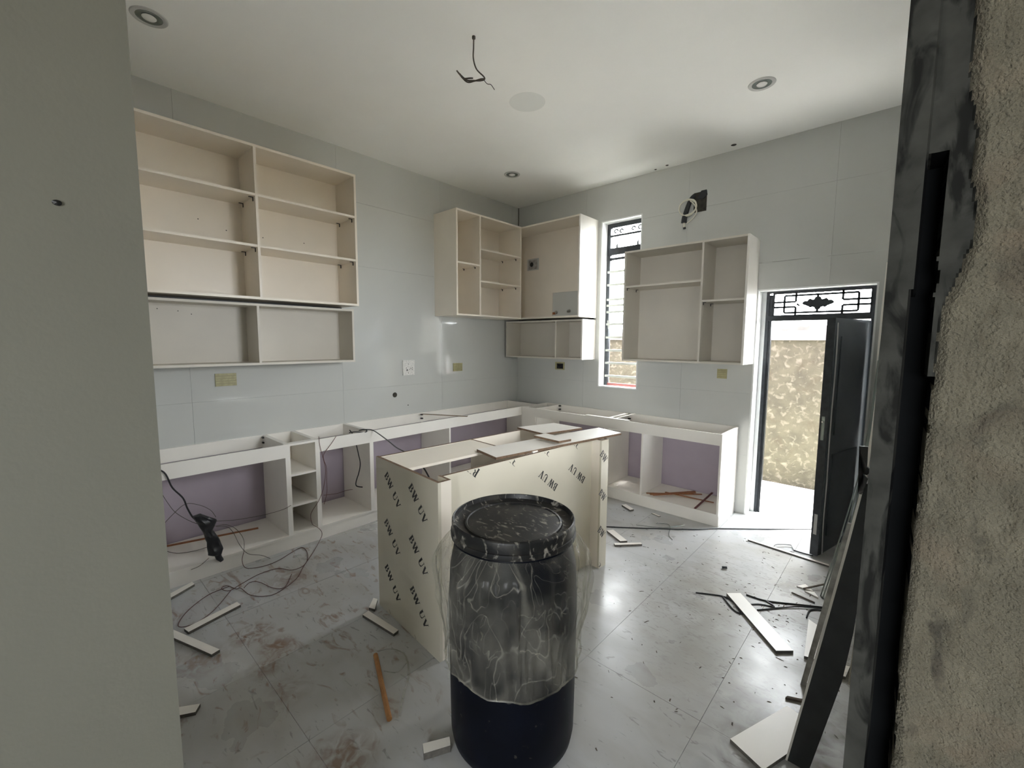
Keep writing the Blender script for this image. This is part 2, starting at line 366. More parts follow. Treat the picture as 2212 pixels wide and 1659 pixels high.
# hall behind the camera; unseen far-end window added for light
struct(box('wall_hall_left', 2.80, 3.0115, -8.2, -4.90, -.14, H, 'paint'))
struct(box('wall_hall_right', 6.6, 6.8, -8.2, -3.7, -.14, H, 'paint'))
struct(box('wall_hall_far', 4.26, 6.8, -3.9, -3.7, -.14, H, 'paint'))
struct(multi('wall_back', [(a, b, -8.2, -8.0, c, d) for a, b, c, d in rects(2.80, 6.8, -.14, H, [(4.4, 6.2, 1.1, 2.3)])], 'paint'))

# ---------------------------------------------------------------- window
wi = struct(bpy.data.objects.new('window_1', None)); C.objects.link(wi); wi.location = (1.54, .13, 1.117)
y0, y1 = .115, .155
box('window_stile', 1.302, 1.345, y0, y1, 1.129, 3.015, 'frame', wi); box('window_stile', 1.752, 1.778, y0, y1, 1.129, 3.015, 'frame', wi)
box('top_rail', 1.345, 1.752, y0, y1, 2.965, 3.015, 'frame', wi)
box('transom_rail', 1.345, 1.752, y0-.01, y1, 2.655, 2.735, 'frame', wi)
box('bottom_rail', 1.345, 1.752, y0, y1, 1.129, 1.160, 'red', wi)
box('sash_rail', 1.345, 1.752, y0+.005, y1, 2.60, 2.628, 'frame', wi)
for z in (2.462, 2.313, 2.144, 2.075, 2.0, 1.857, 1.702, 1.549, 1.399, 1.245):
    box('bar', 1.33, 1.76, .085, .105, z-.012, z+.012, 'bars', wi)
box('upper_bar', 1.345, 1.752, y0, y0+.02, 2.864, 2.886, 'frame', wi)
for (cx, cz, rr) in ((1.40, 2.925, .03), (1.47, 2.92, .028), (1.62, 2.925, .028), (1.70, 2.925, .032)):
    tube('scroll', [[(cx+rr*(1-t*.13)*math.cos(t), .135, cz+rr*(1-t*.13)*math.sin(t)) for t in [i*.45 for i in range(13)]]], .008, 'frame', wi, 5, 2)
for (cx, cz) in ((1.42, 2.755), (1.68, 2.76)): tube('bud', [[(cx, .135, cz-.02), (cx, .135, cz+.02), (cx+.02, .135, cz+.035)]], lambda t: .011*(1-t)+.003, 'frame', wi, 6, 3)
slab('taped_paper', [(1.335, .098, 1.90), (1.365, .098, 1.91), (1.372, .098, 1.83), (1.350, .098, 1.80)], (0, .002, 0), 'tape', wi)

# ---------------------------------------------------------------- back door
do = struct(bpy.data.objects.new('door_1', None)); C.objects.link(do); do.location = (3.37, .17, 0)
fy0, fy1 = .135, .205
box('reveal_packing', 2.957, 2.992, .150, fy1, 0, 2.119, 'reveal', do); box('door_post', 2.992, 3.018, fy0+.01, fy1, 0, 2.119, 'frame', do); box('door_post', 3.018, 3.040, fy0+.025, fy1, 0, 2.09, 'frame', do)
box('door_post', 3.762, 3.787, fy0, fy1, 0, 2.119, 'frame', do)
box('head_rail', 3.000, 3.762, fy0, fy1, 2.104, 2.119, 'frame', do)
box('transom_rail', 3.000, 3.762, fy0, fy1, 1.852, 1.897, 'frame', do)
gy = .165
X = lambda u: 3.053+.709*u
Z = lambda v: 2.104-.207*v
gb = []
t = .0085
def hb(u0, u1, v): gb.append((X(u0), X(u1), gy, gy+.012, Z(v)-t, Z(v)+t))
def vb(u, v0, v1): gb.append((X(u)-t, X(u)+t, gy, gy+.012, Z(v1), Z(v0)))
hb(.115, .87, .13); hb(.115, .87, .87); hb(0, .24, .40); hb(0, .24, .62); hb(.72, 1, .40); hb(.72, 1, .62)
vb(.24, 0, .40); vb(.24, .62, 1); vb(.72, 0, .40); vb(.72, .62, 1); vb(.115, .13, .87); vb(.87, .13, .87); vb(.47, .13, .26); vb(.47, .76, .87)
for b in gb: box('grille_bar', *b, 'frame', do)
multi('grille_border', [(3.04, 3.056, gy, gy+.02, 1.897, 2.104), (3.748, 3.762, gy, gy+.02, 1.897, 2.104), (3.04, 3.762, gy, gy+.02, 2.096, 2.104), (3.04, 3.762, gy, gy+.02, 1.897, 1.905)], 'frame', do)
half = [(0, 115), (45, 92), (58, 62), (82, 60), (100, 66), (128, 76), (152, 60), (162, 42), (200, 44), (228, 32), (250, 5), (222, -18), (185, -28), (158, -40), (112, -66), (85, -56), (52, -62), (36, -92), (0, -112)]
leaf = [(x*1.0, z) for x, z in half]+[(-x*.98, z) for x, z in half[::-1][1:-1]]
slab('leaf_ornament', [(X(.47)+x*.000478, gy+.002, Z(.5)+z*.00056) for x, z in leaf], (0, .008, 0), 'frame', do)
slab('broken_bud', [(X(.235)+x, gy+.002, Z(.58)+z) for x, z in ((0, 0), (.010, .010), (.016, .030), (.024, .016), (.036, .004), (.030, -.004), (.016, .004))], (0, .008, 0), 'frame', do)
# leaf, swung into the room
hx, hy = 3.776, .13; dl = V3((-.25, -.968, 0)).normalized(); dn = V3((dl.y, -dl.x, 0))*-1   # dn points to +x side
dn = V3((.968, -.25, 0)).normalized()
def lv(s, n, z): p = V3((hx, hy, 0))+dl*s+dn*n; return (p.x, p.y, z)
def leafbox(name, s0, s1, n0, n1, z0, z1, m, parent=do):
    return mesh(name, [lv(s0, n0, z0), lv(s0, n1, z0), lv(s1, n1, z0), lv(s1, n0, z0), lv(s0, n0, z1), lv(s0, n1, z1), lv(s1, n1, z1), lv(s1, n0, z1)], QF, m, parent)
dlf = leafbox('door_leaf', .01, .70, -.050, -.005, .012, 1.835, 'door')
leafbox('edge_trim', .700, .704, -.054, .0, .012, 1.835, 'frame', dlf)
leafbox('raised_panel', .12, .58, -.005, .004, .15, .80, 'door', dlf); leafbox('raised_panel', .12, .58, -.005, .004, .95, 1.70, 'door', dlf)
leafbox('protective_film_strip', .635, .665, -.005, -.001, .012, 1.80, 'tape' if False else 'door', dlf)
tube('peeling_film', [[lv(.66, .0, 1.80), lv(.665, .006, 1.65), lv(.655, .004, 1.4), lv(.66, .003, 1.0), lv(.655, .006, .6), lv(.66, .006, .3), lv(.645, .008, .02)]], .005, 'tape', dlf, 5, 4, .4)
leafbox('lock_plate', .704, .707, -.040, -.018, .92, 1.10, 'alu', dlf); leafbox('lock_plate', .704, .707, -.040, -.018, .18, .34, 'tape', dlf)
tube('latch_bolt', [[lv(.705, -.029, 1.06), lv(.722, -.029, 1.06)]], .007, 'chrome', dlf, 8, 1)

# ---------------------------------------------------------------- outside
struct(box('ground', -14, 18, .24, 14, -.30, -.02, 'concrete')); struct(multi('ground', [(6.8, 18, -20, .24, -.30, -.02), (-14, 6.8, -20, -8.2, -.30, -.02), (4.26, 6.8, -3.7, .01, -.30, -.02)], mat('yard_earth', (.22, .19, .14), .95, var=.2)))
bw = empty('boundary_wall', (3, 1.45, -.02), 'low rendered boundary wall behind the open back door', 'wall')
box('wall_face', -7, 12, 1.37, 1.54, -.02, 1.68, 'stucco', bw)
for i in range(7): box('coping', -7+i*2.72, -7+(i+1)*2.72-.006, 1.33, 1.58, 1.68, 1.79, 'coping', bw)
ro = empty('corrugated_roof', (3.2, 5.5, 0), 'dark corrugated iron roof showing above the boundary wall', 'roof')
vs, fs = [], []
N = 150
for i in range(N+1):
    x = 2.15+3.4*i/N; e = min(1, (x-2.15)/.65); c = .018*math.sin(x*math.pi*2/.15)
    for (y, z) in ((4.5, 1.865+.02*c), (4.5, 1.875+.085*e+c), (6.6, 1.95+.35*e+c), (6.6, 1.94+c)): vs.append((x, y, z))
for i in range(N):
    for a in range(4):
        b = (a+1) % 4; fs.append((i*4+a, i*4+b, (i+1)*4+b, (i+1)*4+a))
mesh('roof_sheet', vs, fs, 'tin', ro); box('roof_wall', 2.7, 5.4, 4.8, 6.4, -.02, 1.87, 'stucco', ro)

# ---------------------------------------------------------------- cabinets
T = .018
def bracket(parent, p, dx, dy, sx=.010, leg=.030):
    """small black L bracket: p = inner corner under the shelf, (dx,dy) = direction away from the panel"""
    x, y, z = p; w = .006
    ax = abs(dx) > 0
    b = []
    if ax: b = [(min(x, x+dx*leg), max(x, x+dx*leg), y-w, y+w, z-.004, z), (min(x, x+dx*.004), max(x, x+dx*.004), y-w, y+w, z-leg, z)]
    else: b = [(x-w, x+w, min(y, y+dy*leg), max(y, y+dy*leg), z-.004, z), (x-w, x+w, min(y, y+dy*.004), max(y, y+dy*.004), z-leg, z)]
    multi('shelf_bracket', b, 'black', parent)
def specks(parent, pts):   # screw heads on a back board
    for p in pts: box('screw', *p, 'cav', parent)
# long wall cupboard on the left wall
U = empty('wall_cupboard', (.17, -3.32, 1.957), 'tall open two-bay wall cupboard at the far left, three rows of shelves', 'cabinet')
ux, ya, yb, yc, z0, z1 = .35, -4.113, -3.321, -2.5285, 1.957, 3.084
box('side_panel', .001, ux, yc-T, yc, z0+T, z1-T, 'white', U); box('side_panel', .001, ux, ya, ya+T, z0+T, z1-T, 'white', U)
box('divider', .012, ux, yb-T/2, yb+T/2, z0+T, z1-T, 'white', U)
box('top_board', .001, ux, ya, yc, z1-T, z1, 'white', U); box('bottom_board', .001, ux, ya, yc, z0, z0+T, 'white', U)
box('back_panel', .002, .010, ya+T, yc-T, z0+T, z1-T, 'white', U)
for zz in (2.354, 2.7256):
    box('shelf', .010, ux-.003, ya+T, yb-T/2, zz-.009, zz+.009, 'white', U); box('shelf', .010, ux-.003, yb+T/2, yc-T, zz-.009, zz+.009, 'white', U)
    for xx in (.30, .07):
        bracket(U, (xx, yb-T/2, zz-.009), 0, -1); bracket(U, (xx, yc-T, zz-.009), 0, -1)
specks(U, [(.010, .012, y-.004, y+.004, z-.003, z+.003) for y, z in ((-3.62, 2.55), (-3.44, 2.50), (-3.18, 2.49), (-2.85, 2.50))])
L = empty('wall_cupboard', (.13, -3.33, 1.455), 'low shallow two-bay cupboard hung under the tall far-left cupboard', 'cabinet')
lx, z0, z1, yc2, yb2 = .2745, 1.455, 1.930, -2.541, -3.326
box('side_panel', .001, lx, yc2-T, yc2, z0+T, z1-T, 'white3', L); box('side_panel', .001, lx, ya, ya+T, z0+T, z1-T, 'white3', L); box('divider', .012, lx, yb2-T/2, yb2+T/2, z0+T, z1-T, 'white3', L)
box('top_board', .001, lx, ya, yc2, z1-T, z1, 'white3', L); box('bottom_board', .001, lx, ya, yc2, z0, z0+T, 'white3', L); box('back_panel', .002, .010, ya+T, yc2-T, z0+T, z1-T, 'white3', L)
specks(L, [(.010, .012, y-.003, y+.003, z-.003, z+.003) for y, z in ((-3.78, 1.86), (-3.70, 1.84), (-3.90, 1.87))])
bx_ = box('shadow_gap_strip', .02, .045, ya, yc2, 1.930, 1.957, 'black', L)  # black strip stands in for the shadow gap between the two cupboards
# corner wall cupboard on left wall
A = empty('wall_cupboard', (.19, -.90, 1.93), 'corner wall cupboard on the left wall with a narrow and a wide bay', 'cabinet')
ax_, a0, am, a1, z0, z1 = .385, -1.4202, -1.0717, -.372, 1.930, 3.0504
box('side_panel', .001, ax_, a0, a0+T, z0, z1, 'white', A); box('divider', .012, ax_, am-T/2, am+T/2, z0+T, z1-T, 'white', A); box('side_panel', .001, ax_-.001, a1-T, a1, z0+T, z1-T, 'white', A)
box('top_board', .001, ax_, a0+T, a1, z1-T, z1, 'white', A); box('bottom_board', .001, ax_, a0+T, a1, z0, z0+T, 'white', A); box('back_panel', .002, .010, a0+T, a1-T, z0+T, z1-T, 'white', A)
box('shelf', .010, ax_-.003, a0+T, am-T/2, 2.487, 2.505, 'white', A)
for xx in (.31, .12): bracket(A, (xx, a0+T, 2.487), 0, 1, leg=.02); bracket(A, (xx, am-T/2, 2.487), 0, -1, leg=.02)
for zz in (2.680, 2.327):
    box('shelf', .010, ax_-.003, am+T/2, a1-T, zz-.009, zz+.009, 'white', A)
    for xx in (.31, .08): bracket(A, (xx, a1-T, zz-.009), 0, -1, leg=.022)
# corner cupboard on the window wall, open single bay with cut-outs in its back
B = empty('wall_cupboard', (.80, -.18, 1.93), 'single-bay wall cupboard between corner and window, socket and tap holes cut in its back', 'cabinet')
box('side_panel', 1.228, 1.2458, -.372, -.001, z0, z1, 'white2', B)
box('side_panel', .388, .396, -.050, -.001, z0+T, z1-T, 'white', B) if False else None
box('top_board', .02, 1.228, -.371, -.001, z1-T, z1, 'white', B); box('bottom_board', .02, 1.228, -.371, -.001, z0, z0+T, 'white', B)
multi('back_panel', [(a, b, -.010, -.002, c, d) for a, b, c, d in rects(.02, 1.228, z0+T, z1-T, [(.165, .37, 2.584, 2.735), (.60, 1.03, 1.90, 2.268)])], 'white', B)
box('inner_panel', .010, .018, -.370, -.002, z0+T, z1-T, 'white', B)
# (its blind end runs behind the corner cupboard)
ts = empty('wall_socket', (.27, -.001, 2.60), 'small pale box with a round black hole, inside the cupboard by the corner', 'socket')
box('box_face', .19, .335, -.004, -.0005, 2.60, 2.72, 'greyboard', ts); lathe('round_hole', [(.0005, -.0), (.028, 0), (.03, .003)], (0, 0, 0), 'black', ts, 20, smooth=False)
rh = ts.children[-1]; 
for v in rh.data.vertices:
    cx_, cy_, cz_ = (v.co + ts.location); v.co = V3((.245+cx_, -.005-cz_, 2.662+cy_)) - ts.location
def stub(x, z, label):
    e = empty('pipe_stub', (x, -.001, z), label, 'pipe')
    tube('elbow', [[(x, -.0, z), (x, -.035, z), (x+.012, -.05, z-.012)]], .014, 'chrome', e, 8, 4); tube('collar', [[(x, -.0005, z), (x, -.010, z)]], .022, 'chrome', e, 10, 1)
stub(.66, 2.02, 'left pipe stub in the cut-out behind the corner cupboard'); stub(.86, 2.03, 'right pipe stub in the cut-out behind the corner cupboard')
box('brown_cap', .64, .675, -.06, -.045, 1.99, 2.02, 'brown', C.objects['pipe_stub'])
Bl = empty('wall_cupboard', (.64, -.14, 1.4417), 'low two-bay cupboard hung under the cupboard beside the window', 'cabinet')
z0, z1 = 1.4417, 1.9085
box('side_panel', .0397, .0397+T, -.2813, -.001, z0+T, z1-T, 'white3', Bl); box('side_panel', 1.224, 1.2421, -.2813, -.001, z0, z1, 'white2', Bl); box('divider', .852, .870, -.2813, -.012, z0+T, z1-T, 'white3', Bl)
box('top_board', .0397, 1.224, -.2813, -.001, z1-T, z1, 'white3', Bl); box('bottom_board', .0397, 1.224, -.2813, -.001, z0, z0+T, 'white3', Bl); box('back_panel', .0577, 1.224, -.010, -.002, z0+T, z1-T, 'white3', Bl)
box('shadow_gap_strip', .06, 1.23, -.04, -.015, 1.9085, 1.929, 'black', Bl)  # black strip painting the shadow gap above this low cupboard
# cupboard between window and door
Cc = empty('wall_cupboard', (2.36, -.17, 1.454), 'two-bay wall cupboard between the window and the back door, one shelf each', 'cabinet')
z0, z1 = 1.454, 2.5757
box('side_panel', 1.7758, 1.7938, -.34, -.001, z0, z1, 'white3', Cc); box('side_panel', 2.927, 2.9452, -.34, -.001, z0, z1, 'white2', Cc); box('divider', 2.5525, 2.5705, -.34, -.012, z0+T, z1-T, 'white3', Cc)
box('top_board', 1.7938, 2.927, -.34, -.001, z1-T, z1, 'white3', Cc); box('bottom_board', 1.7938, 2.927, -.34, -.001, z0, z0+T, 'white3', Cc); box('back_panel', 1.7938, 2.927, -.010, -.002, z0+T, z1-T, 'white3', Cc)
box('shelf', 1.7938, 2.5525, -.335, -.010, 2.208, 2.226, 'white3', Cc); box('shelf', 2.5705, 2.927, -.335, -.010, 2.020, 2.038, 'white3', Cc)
for yy in (-.30, -.10): bracket(Cc, (1.7938, yy, 2.208), 1, 0, leg=.025); bracket(Cc, (2.5705, yy, 2.020), 1, 0, leg=.025)

# base cabinets, carcasses only (painted wall shows through); local run coordinate = y for the left run, x for the window run
def base_unit(kind, lo, hi, label, mids=(), shelves=(), back=False, front0=None, gap=False, rail=True):
    run = kind == 'L'; D = .514 if run else .4986
    e = empty('base_cabinet', (.26, (lo+hi)/2, .1) if run else ((lo+hi)/2, -.25, .1), label, 'cabinet')
    def bb(name, r0, r1, d0, d1, z0, z1, m='white2'):
        if run: return box(name, d0, d1, r0, r1, z0, z1, m, e)
        return box(name, r0, r1, -d1, -d0, z0, z1, m, e)
    a = lo if front0 is None else front0
    bb('side_panel', lo, lo+T, .001 if front0 is None else .001, D if front0 is None else .35, .10, .846); bb('side_panel', hi-T, hi, .001, D if not gap else .49, .10, .846)
    for m_ in mids: bb('divider', m_-T/2, m_+T/2, .018, D-.001, .118, .742)
    bb('bottom_board', lo+T, hi-T, .001, D, .100, .116)
    if rail: bb('front_rail', a+T if front0 is None else a, hi-T, D-T, D, .742, .846)
    else: bb('front_rail', lo+T, hi-T, D-.06, D, .830, .846)
    bb('back_rail', lo+T, hi-T, .001, T, .742, .846)
    for s_ in shelves: bb('shelf', lo+T, hi-T, .006, D-.002, s_-.008, s_+.008)
    if back: bb('back_panel', lo+T, hi-T, .0012, .006, .116, .742, 'white')
    return e, bb
def rail_br(e, pts):
    for p in pts: multi('rail_bracket', [p], 'black', e)
e1, _ = base_unit('L', -4.30, -3.245, 'widest base cabinet in front at the far left, black bundle hanging before it')
rail_br(e1, [(.035, .060, -3.275, -3.263, .825, .838), (.035, .060, -3.275, -3.263, .782, .795)])
e2, _ = base_unit('L', -3.245, -3.016, 'narrow three-tier shelf tower in the left base run', shelves=(.592, .345), back=True, rail=False)
e3, _ = base_unit('L', -3.016, -2.536, 'base cabinet right of the narrow shelf tower, red wires over it')
e4, _ = base_unit('L', -2.536, -.20, 'long base cabinet on the left wall running into the corner', mids=(-1.634,))
rail_br(e4, [(.035, .060, -1.664, -1.644, .825, .838), (.035, .060, -1.664, -1.644, .782, .795)])
e5, bb = base_unit('B', .52, 1.70, 'corner base cabinet under the window', front0=.738)
bb('blind_front', .52, .738, .4806, .4986, .118, .846); bb('side_panel', .729, .747, .02, .4806, .118, .846)
rail_br(e5, [(.752, .775, -.05, -.025, .825, .838), (.752, .775, -.05, -.025, .782, .795)])
e6, _ = base_unit('B', 1.70, 2.856, 'end base cabinet beside the back door, brown strips on its floor', mids=(2.114,))
rail_br(e6, [(1.720, 1.745, -.05, -.025, .825, .838), (1.720, 1.745, -.05, -.025, .782, .795)])
tag(box('plinth_board', .470, .504, -4.30, -.47, 0, .099, 'white2'), 'white plinth board under the left base run', 'plinth')
pb2 = empty('plinth_board', (1.7, -.47, 0), 'white plinth board under the base run below the window', 'plinth')
box('front_board', .505, 2.856, -.4880, -.470, 0, .099, 'white2', pb2); box('end_board', 2.838, 2.856, -.469, -.01, 0, .099, 'white2', pb2)

# ---------------------------------------------------------------- lettering
def arc(cx, cy, rx, ry, a0, a1, tx, ty, n=9):
    q = []
    P = [(cx+rx*math.cos(a0+(a1-a0)*i/n), cy+ry*math.sin(a0+(a1-a0)*i/n)) for i in range(n+1)]
    Q = [(cx+(rx-tx)*math.cos(a0+(a1-a0)*i/n), cy+(ry-ty)*math.sin(a0+(a1-a0)*i/n)) for i in range(n+1)]
    for i in range(n): q.append([Q[i], P[i], P[i+1], Q[i+1]])
    return q
def bar(x0, x1, y0, y1): return [(x0, y0), (x1, y0), (x1, y1), (x0, y1)]
def dia(xa, ya_, xb, yb_, w_): return [(xa-w_/2, ya_), (xb-w_/2, yb_), (xb+w_/2, yb_), (xa+w_/2, ya_)]
P2 = math.pi/2
GL = {'B': ([bar(.06, .29, 0, 1), bar(0, .35, 0, .07), bar(0, .35, .95, 1), bar(.26, .4, 0, .06), bar(.26, .4, .48, .54), bar(.26, .4, .94, 1)] +
            arc(.38, .74, .25, .26, -P2, P2, .19, .08)+arc(.40, .27, .31, .27, -P2, P2, .21, .08), .80),
      'W': ([dia(.10, 1, .36, 0, .24), dia(.36, 0, .58, 1, .10), dia(.54, 1, .80, 0, .24), dia(.80, 0, 1.02, 1, .10), bar(0, .28, .95, 1), bar(.42, .72, .95, 1), bar(.90, 1.14, .95, 1)], 1.22),
      'U': ([bar(.06, .29, .28, 1), bar(.66, .73, .28, 1), bar(0, .36, .95, 1), bar(.55, .83, .95, 1)]+arc(.405, .29, .325, .30, math.pi, 2*math.pi, .15, .12, 10), .92),
      'V': ([dia(.12, 1, .42, 0, .25), dia(.42, 0, .70, 1, .10), bar(0, .30, .95, 1), bar(.56, .84, .95, 1)], .9)}
BOLD = .03
def word(chars, cap, O, right, up, nrm, start, ang, clip, flip=1):
    """quads of a word laid on a plane; start = (h, v) of the word's top-left corner, ang = writing direction"""
    d = V3((math.cos(ang), math.sin(ang))).to_2d() if False else (math.cos(ang), math.sin(ang)); n = (-d[1]*flip, d[0]*flip)
    cur = 0; vs, fs = [], []
    for ch in chars:
        if ch == ' ': cur += .42; continue
        quads, adv = GL[ch]
        for q in quads:
            pts = []
            for (x, y) in q:
                a, b = (cur+x)*cap, (y-1)*cap
                h = start[0]+d[0]*a+n[0]*b; v = start[1]+d[1]*a+n[1]*b
                pts.append((h, v))
            if all(clip(*p) for p in pts):
                k = len(vs); vs += [O+right*h+up*v+nrm*.0006 for h, v in pts]; fs.append((k, k+1, k+2, k+3))
        cur += adv
    return vs, fs
def lettering(parent, words):
    for vs, fs in words:
        if vs: mesh('printed_word', vs, fs, 'ink', parent)

# ---------------------------------------------------------------- the island
th = -.078
ia = V3((math.cos(th), math.sin(th), 0)); ib = V3((-math.sin(th), math.cos(th), 0)); IO = V3((2.341, -3.209, 0)); UZ = V3((0, 0, 1))
isl = empty('island_carcass', (2.10, -2.45, 0), 'unfinished island of printed cream boards standing behind the drum', 'cabinet')
def ip(s, t, z): return IO+ia*s+ib*t+UZ*z
def ibx(name, s0, s1, t0, t1, z0, z1, m='white', parent=isl, edge='core'):
    return slab(name, [ip(s0, t0, z0), ip(s1, t0, z0), ip(s1, t1, z0), ip(s0, t1, z0)], (0, 0, z1-z0), m, parent)
def ibx2(name, s0, s1, t0, t1, z0, z1, m, parent=isl):
    """board with raw fibreboard top edge"""
    p = [ip(s0, t0, z0), ip(s1, t0, z0), ip(s1, t1, z0), ip(s0, t1, z0)]; q = [v+UZ*(z1-z0) for v in p]
    return mesh(name, p+q, QF, [m, 'core'], parent, [0, 1, 0, 0, 0, 0])
HI = .951
ep = ibx2('end_panel', -.675, 0, 0, .018, 0, HI, 'print')
lt = [word('BW UV', .054, IO, ia, UZ, -ib, st, -math.pi/4-.02, lambda h, v: v > .002) for st in ((-.530, .893), (-.548, .603), (-.555, .318), (-.548, .030), (-.252, .893), (-.256, .603), (-.256, .310), (-.250, .022))]
lettering(ep, lt)
ibx2('corner_stile', -.018, 0, .018, .080, 0, HI, 'white'); ibx2('return_board', -.101, -.018, .066, .082, 0, HI, 'white')
fp = ibx2('front_panel', -.101, -.085, .082, 1.374, 0, HI-.004, 'print')
OL = IO-ia*.085
up_clip = lambda h, v: v < .945 and .09 < h < 1.37
ws = [word('BW UV', .051, OL, ib, UZ, ia, st, math.pi-.70, up_clip) for st in ((.972, .655), (1.272, .640), (.302, .893), (.602, .897), (.907, .902), (1.207, .902))]
# starts name the top-left corner of an upside-down word
lettering(fp, ws)
ibx2('return_board', -.101, -.016, 1.374, 1.390, 0, HI, 'white')
esb = ibx2('corner_stile', -.016, 0, 1.374, 1.459, 0, HI, 'print')
lettering(esb, [word('BW', .050, IO, ib, UZ, ia, st, -.85, lambda h, v: h < 1.456 and v > .004) for st in ((1.388, .885), (1.386, .60), (1.384, .325), (1.384, .045))])
ibx2('end_panel', -.675, -.016, 1.441, 1.459, 0, HI, 'white')
ibx2('divider', -.660, -.103, .712, .730, .10, HI-.003, 'white')
ibx('bottom_board', -.660, -.103, .018, .712, .10, .118, 'white'); ibx('bottom_board', -.660, -.103, .730, 1.441, .10, .118, 'white')
ibx2('back_rail', -.675, -.657, .018, 1.441, .845, HI-.003, 'white')
ibx('bracket', -.645, -.610, .690, .711, .905, .918, 'black')
tr_ = ibx('top_rail', -.640, -.325, .020, .711, HI-.0175, HI-.002, 'white')
ibx('screw_block', -.10, -.085, .55, .60, .952, .958, 'white2') if False else None
def board(label, poly, z0, z1, group=None, m='white2', edge='greycore', name='board_offcut', cat='board'):
    zl = z0
    o = prism(name, poly, zl, z1, m, None, edge); return tag(o, label, cat, group)
board('long loose board lying along the front top edge of the island', [(2.027, -2.656), (2.22, -1.506), (2.453, -1.569), (2.256, -2.713)], .9515, .967, edge='core', name='loose_board')
board('squarish loose board lying on the back of the island', [(1.741, -1.949), (1.841, -1.597), (2.172, -1.672), (2.085, -2.047)], .9515, .9665, edge='core', name='loose_board') if False else None
slab('loose_board', [(1.741, -1.949, .953), (2.085, -2.047, .968), (2.172, -1.672, .968), (1.841, -1.597, .953)], (0, 0, .014), 'white2', None, 'core')
tag(C.objects['loose_board.001'], 'squarish loose board tilted on the back of the island', 'board')
board('short strip lying crosswise on the long loose island board', [(2.12, -2.20), (2.14, -2.09), (2.375, -2.115), (2.352, -2.222)], .9835, .998, edge='core', name='loose_strip')
tag(multi('white_shim', [(2.145, 2.185, -2.60, -2.57, .9515, .9515)] if False else [(2.298, 2.314, -2.44, -2.395, .9515, .9615)], 'white2'), 'tiny white shim wedged at the island front edge', 'block')

# strips on the counters
board('thin brown-edged strip lying across the corner of the left base run', [(.10, -1.675), (.12, -1.70), (.585, -1.455), (.565, -1.43)], .8465, .855, edge='core', name='wood_strip', cat='strip')
board('bright white strip lying on the front rail below the window', [(1.458, -.52), (1.458, -.475), (1.957, -.465), (1.957, -.51)], .8465, .858, edge='white2', name='wood_strip', cat='strip')
board('short stick laid front to back between the window-run rails', [(1.775, -.463), (1.800, -.463), (1.800, -.01), (1.775, -.01)], .8465, .852, edge='white2', name='wood_strip', cat='strip')

# ---------------------------------------------------------------- drum
DC = (2.872, -3.238)
dr = empty('plastic_drum', (DC[0], DC[1], 0), 'dark blue plastic drum with black lid standing in front of the island', 'drum')
lathe('body', [(.205, .0), (.235, .006), (.250, .03), (.257, .07), (.259, .2), (.262, .45), (.262, .62), (.256, .76), (.240, .84), (.222, .875), (.222, .905), (.20, .91)], (DC[0], DC[1], 0), 'drum', dr, 72)
lathe('lid', [(.236, .880), (.247, .882), (.249, .887), (.249, .940), (.247, .946), (.243, .949), (.240, .947), (.236, .930), (.214, .921), (.200, .921), (.196, .927), (.189, .928), (.186, .924), (.150, .925), (.0005, .925)], (DC[0], DC[1], 0), 'lid', dr, 80)
lathe('clamp_ring', [(.246, .878), (.2525, .882), (.2535, .892), (.2525, .902), (.246, .906)], (DC[0], DC[1], 0), 'lid', dr, 80)
def warp(r, z, t):
    cx_, cy_ = math.cos(t), math.sin(t)
    k = max(0, min(1, (.885-z)/.12)); kk = max(0, min(1, (z-.40)/.2))
    a = noise.noise((cx_*2.2, cy_*2.2, z*3.2)); b = noise.noise((cx_*6+3, cy_*6, z*5)); c = noise.noise((cx_*14, cy_*14, z*7+2))
    rid = (1-abs(b)*2.2); crease = (1-abs(noise.noise((cx_*9+z*3, cy_*9, z*2)))*3)
    rr = r+k*(.020*a*(.3+.7*kk)+.011*rid*(.25+.75*kk)+.007*crease+.005*c)
    hem = .012*math.sin(3*t+.6)+.02*a
    return max(rr, .2635 if z < .7 else .2535), z+hem*max(0, min(1, (.55-z)/.15))
prof = [(.249, .876), (.262, .868), (.276, .85), (.289, .825), (.298, .79), (.301, .75), (.299, .70), (.294, .65), (.292, .60), (.286, .56), (.281, .52), (.277, .48), (.275, .45), (.274, .42), (.274, .39), (.276, .375)]
pr2 = []
for i in range(len(prof)-1):
    for k in range(5): pr2.append(tuple(prof[i][j]+(prof[i+1][j]-prof[i][j])*k/5 for j in (0, 1)))
pr2.append(prof[-1])
film = lathe('plastic_sheet', pr2, (DC[0], DC[1], 0), 'film', None, 220, warp)
tag(film, 'dusty clear plastic sheet tied under the drum lid and draped down it', 'sheet')
film.parent = None
hemv = []
tube('taped_hem', [[(DC[0]+warp(.2755, .378, t)[0]*math.cos(t), DC[1]+warp(.2755, .378, t)[0]*math.sin(t), warp(.2755, .378, t)[1]) for t in [2*math.pi*i/60 for i in range(61)]]], .0035, 'film', film, 5, 1)
rg = mesh('torn_shred', [(0, 0, 0)]*3, [(0, 1, 2)], 'greycore', film) if False else None
tube('torn_shred', [[(2.60, -3.34, .60), (2.592, -3.35, .45), (2.598, -3.36, .34), (2.588, -3.35, .24), (2.600, -3.36, .15)]], lambda t: .010*(1-t*.6), 'greyboard', film, 5, 5, .5)

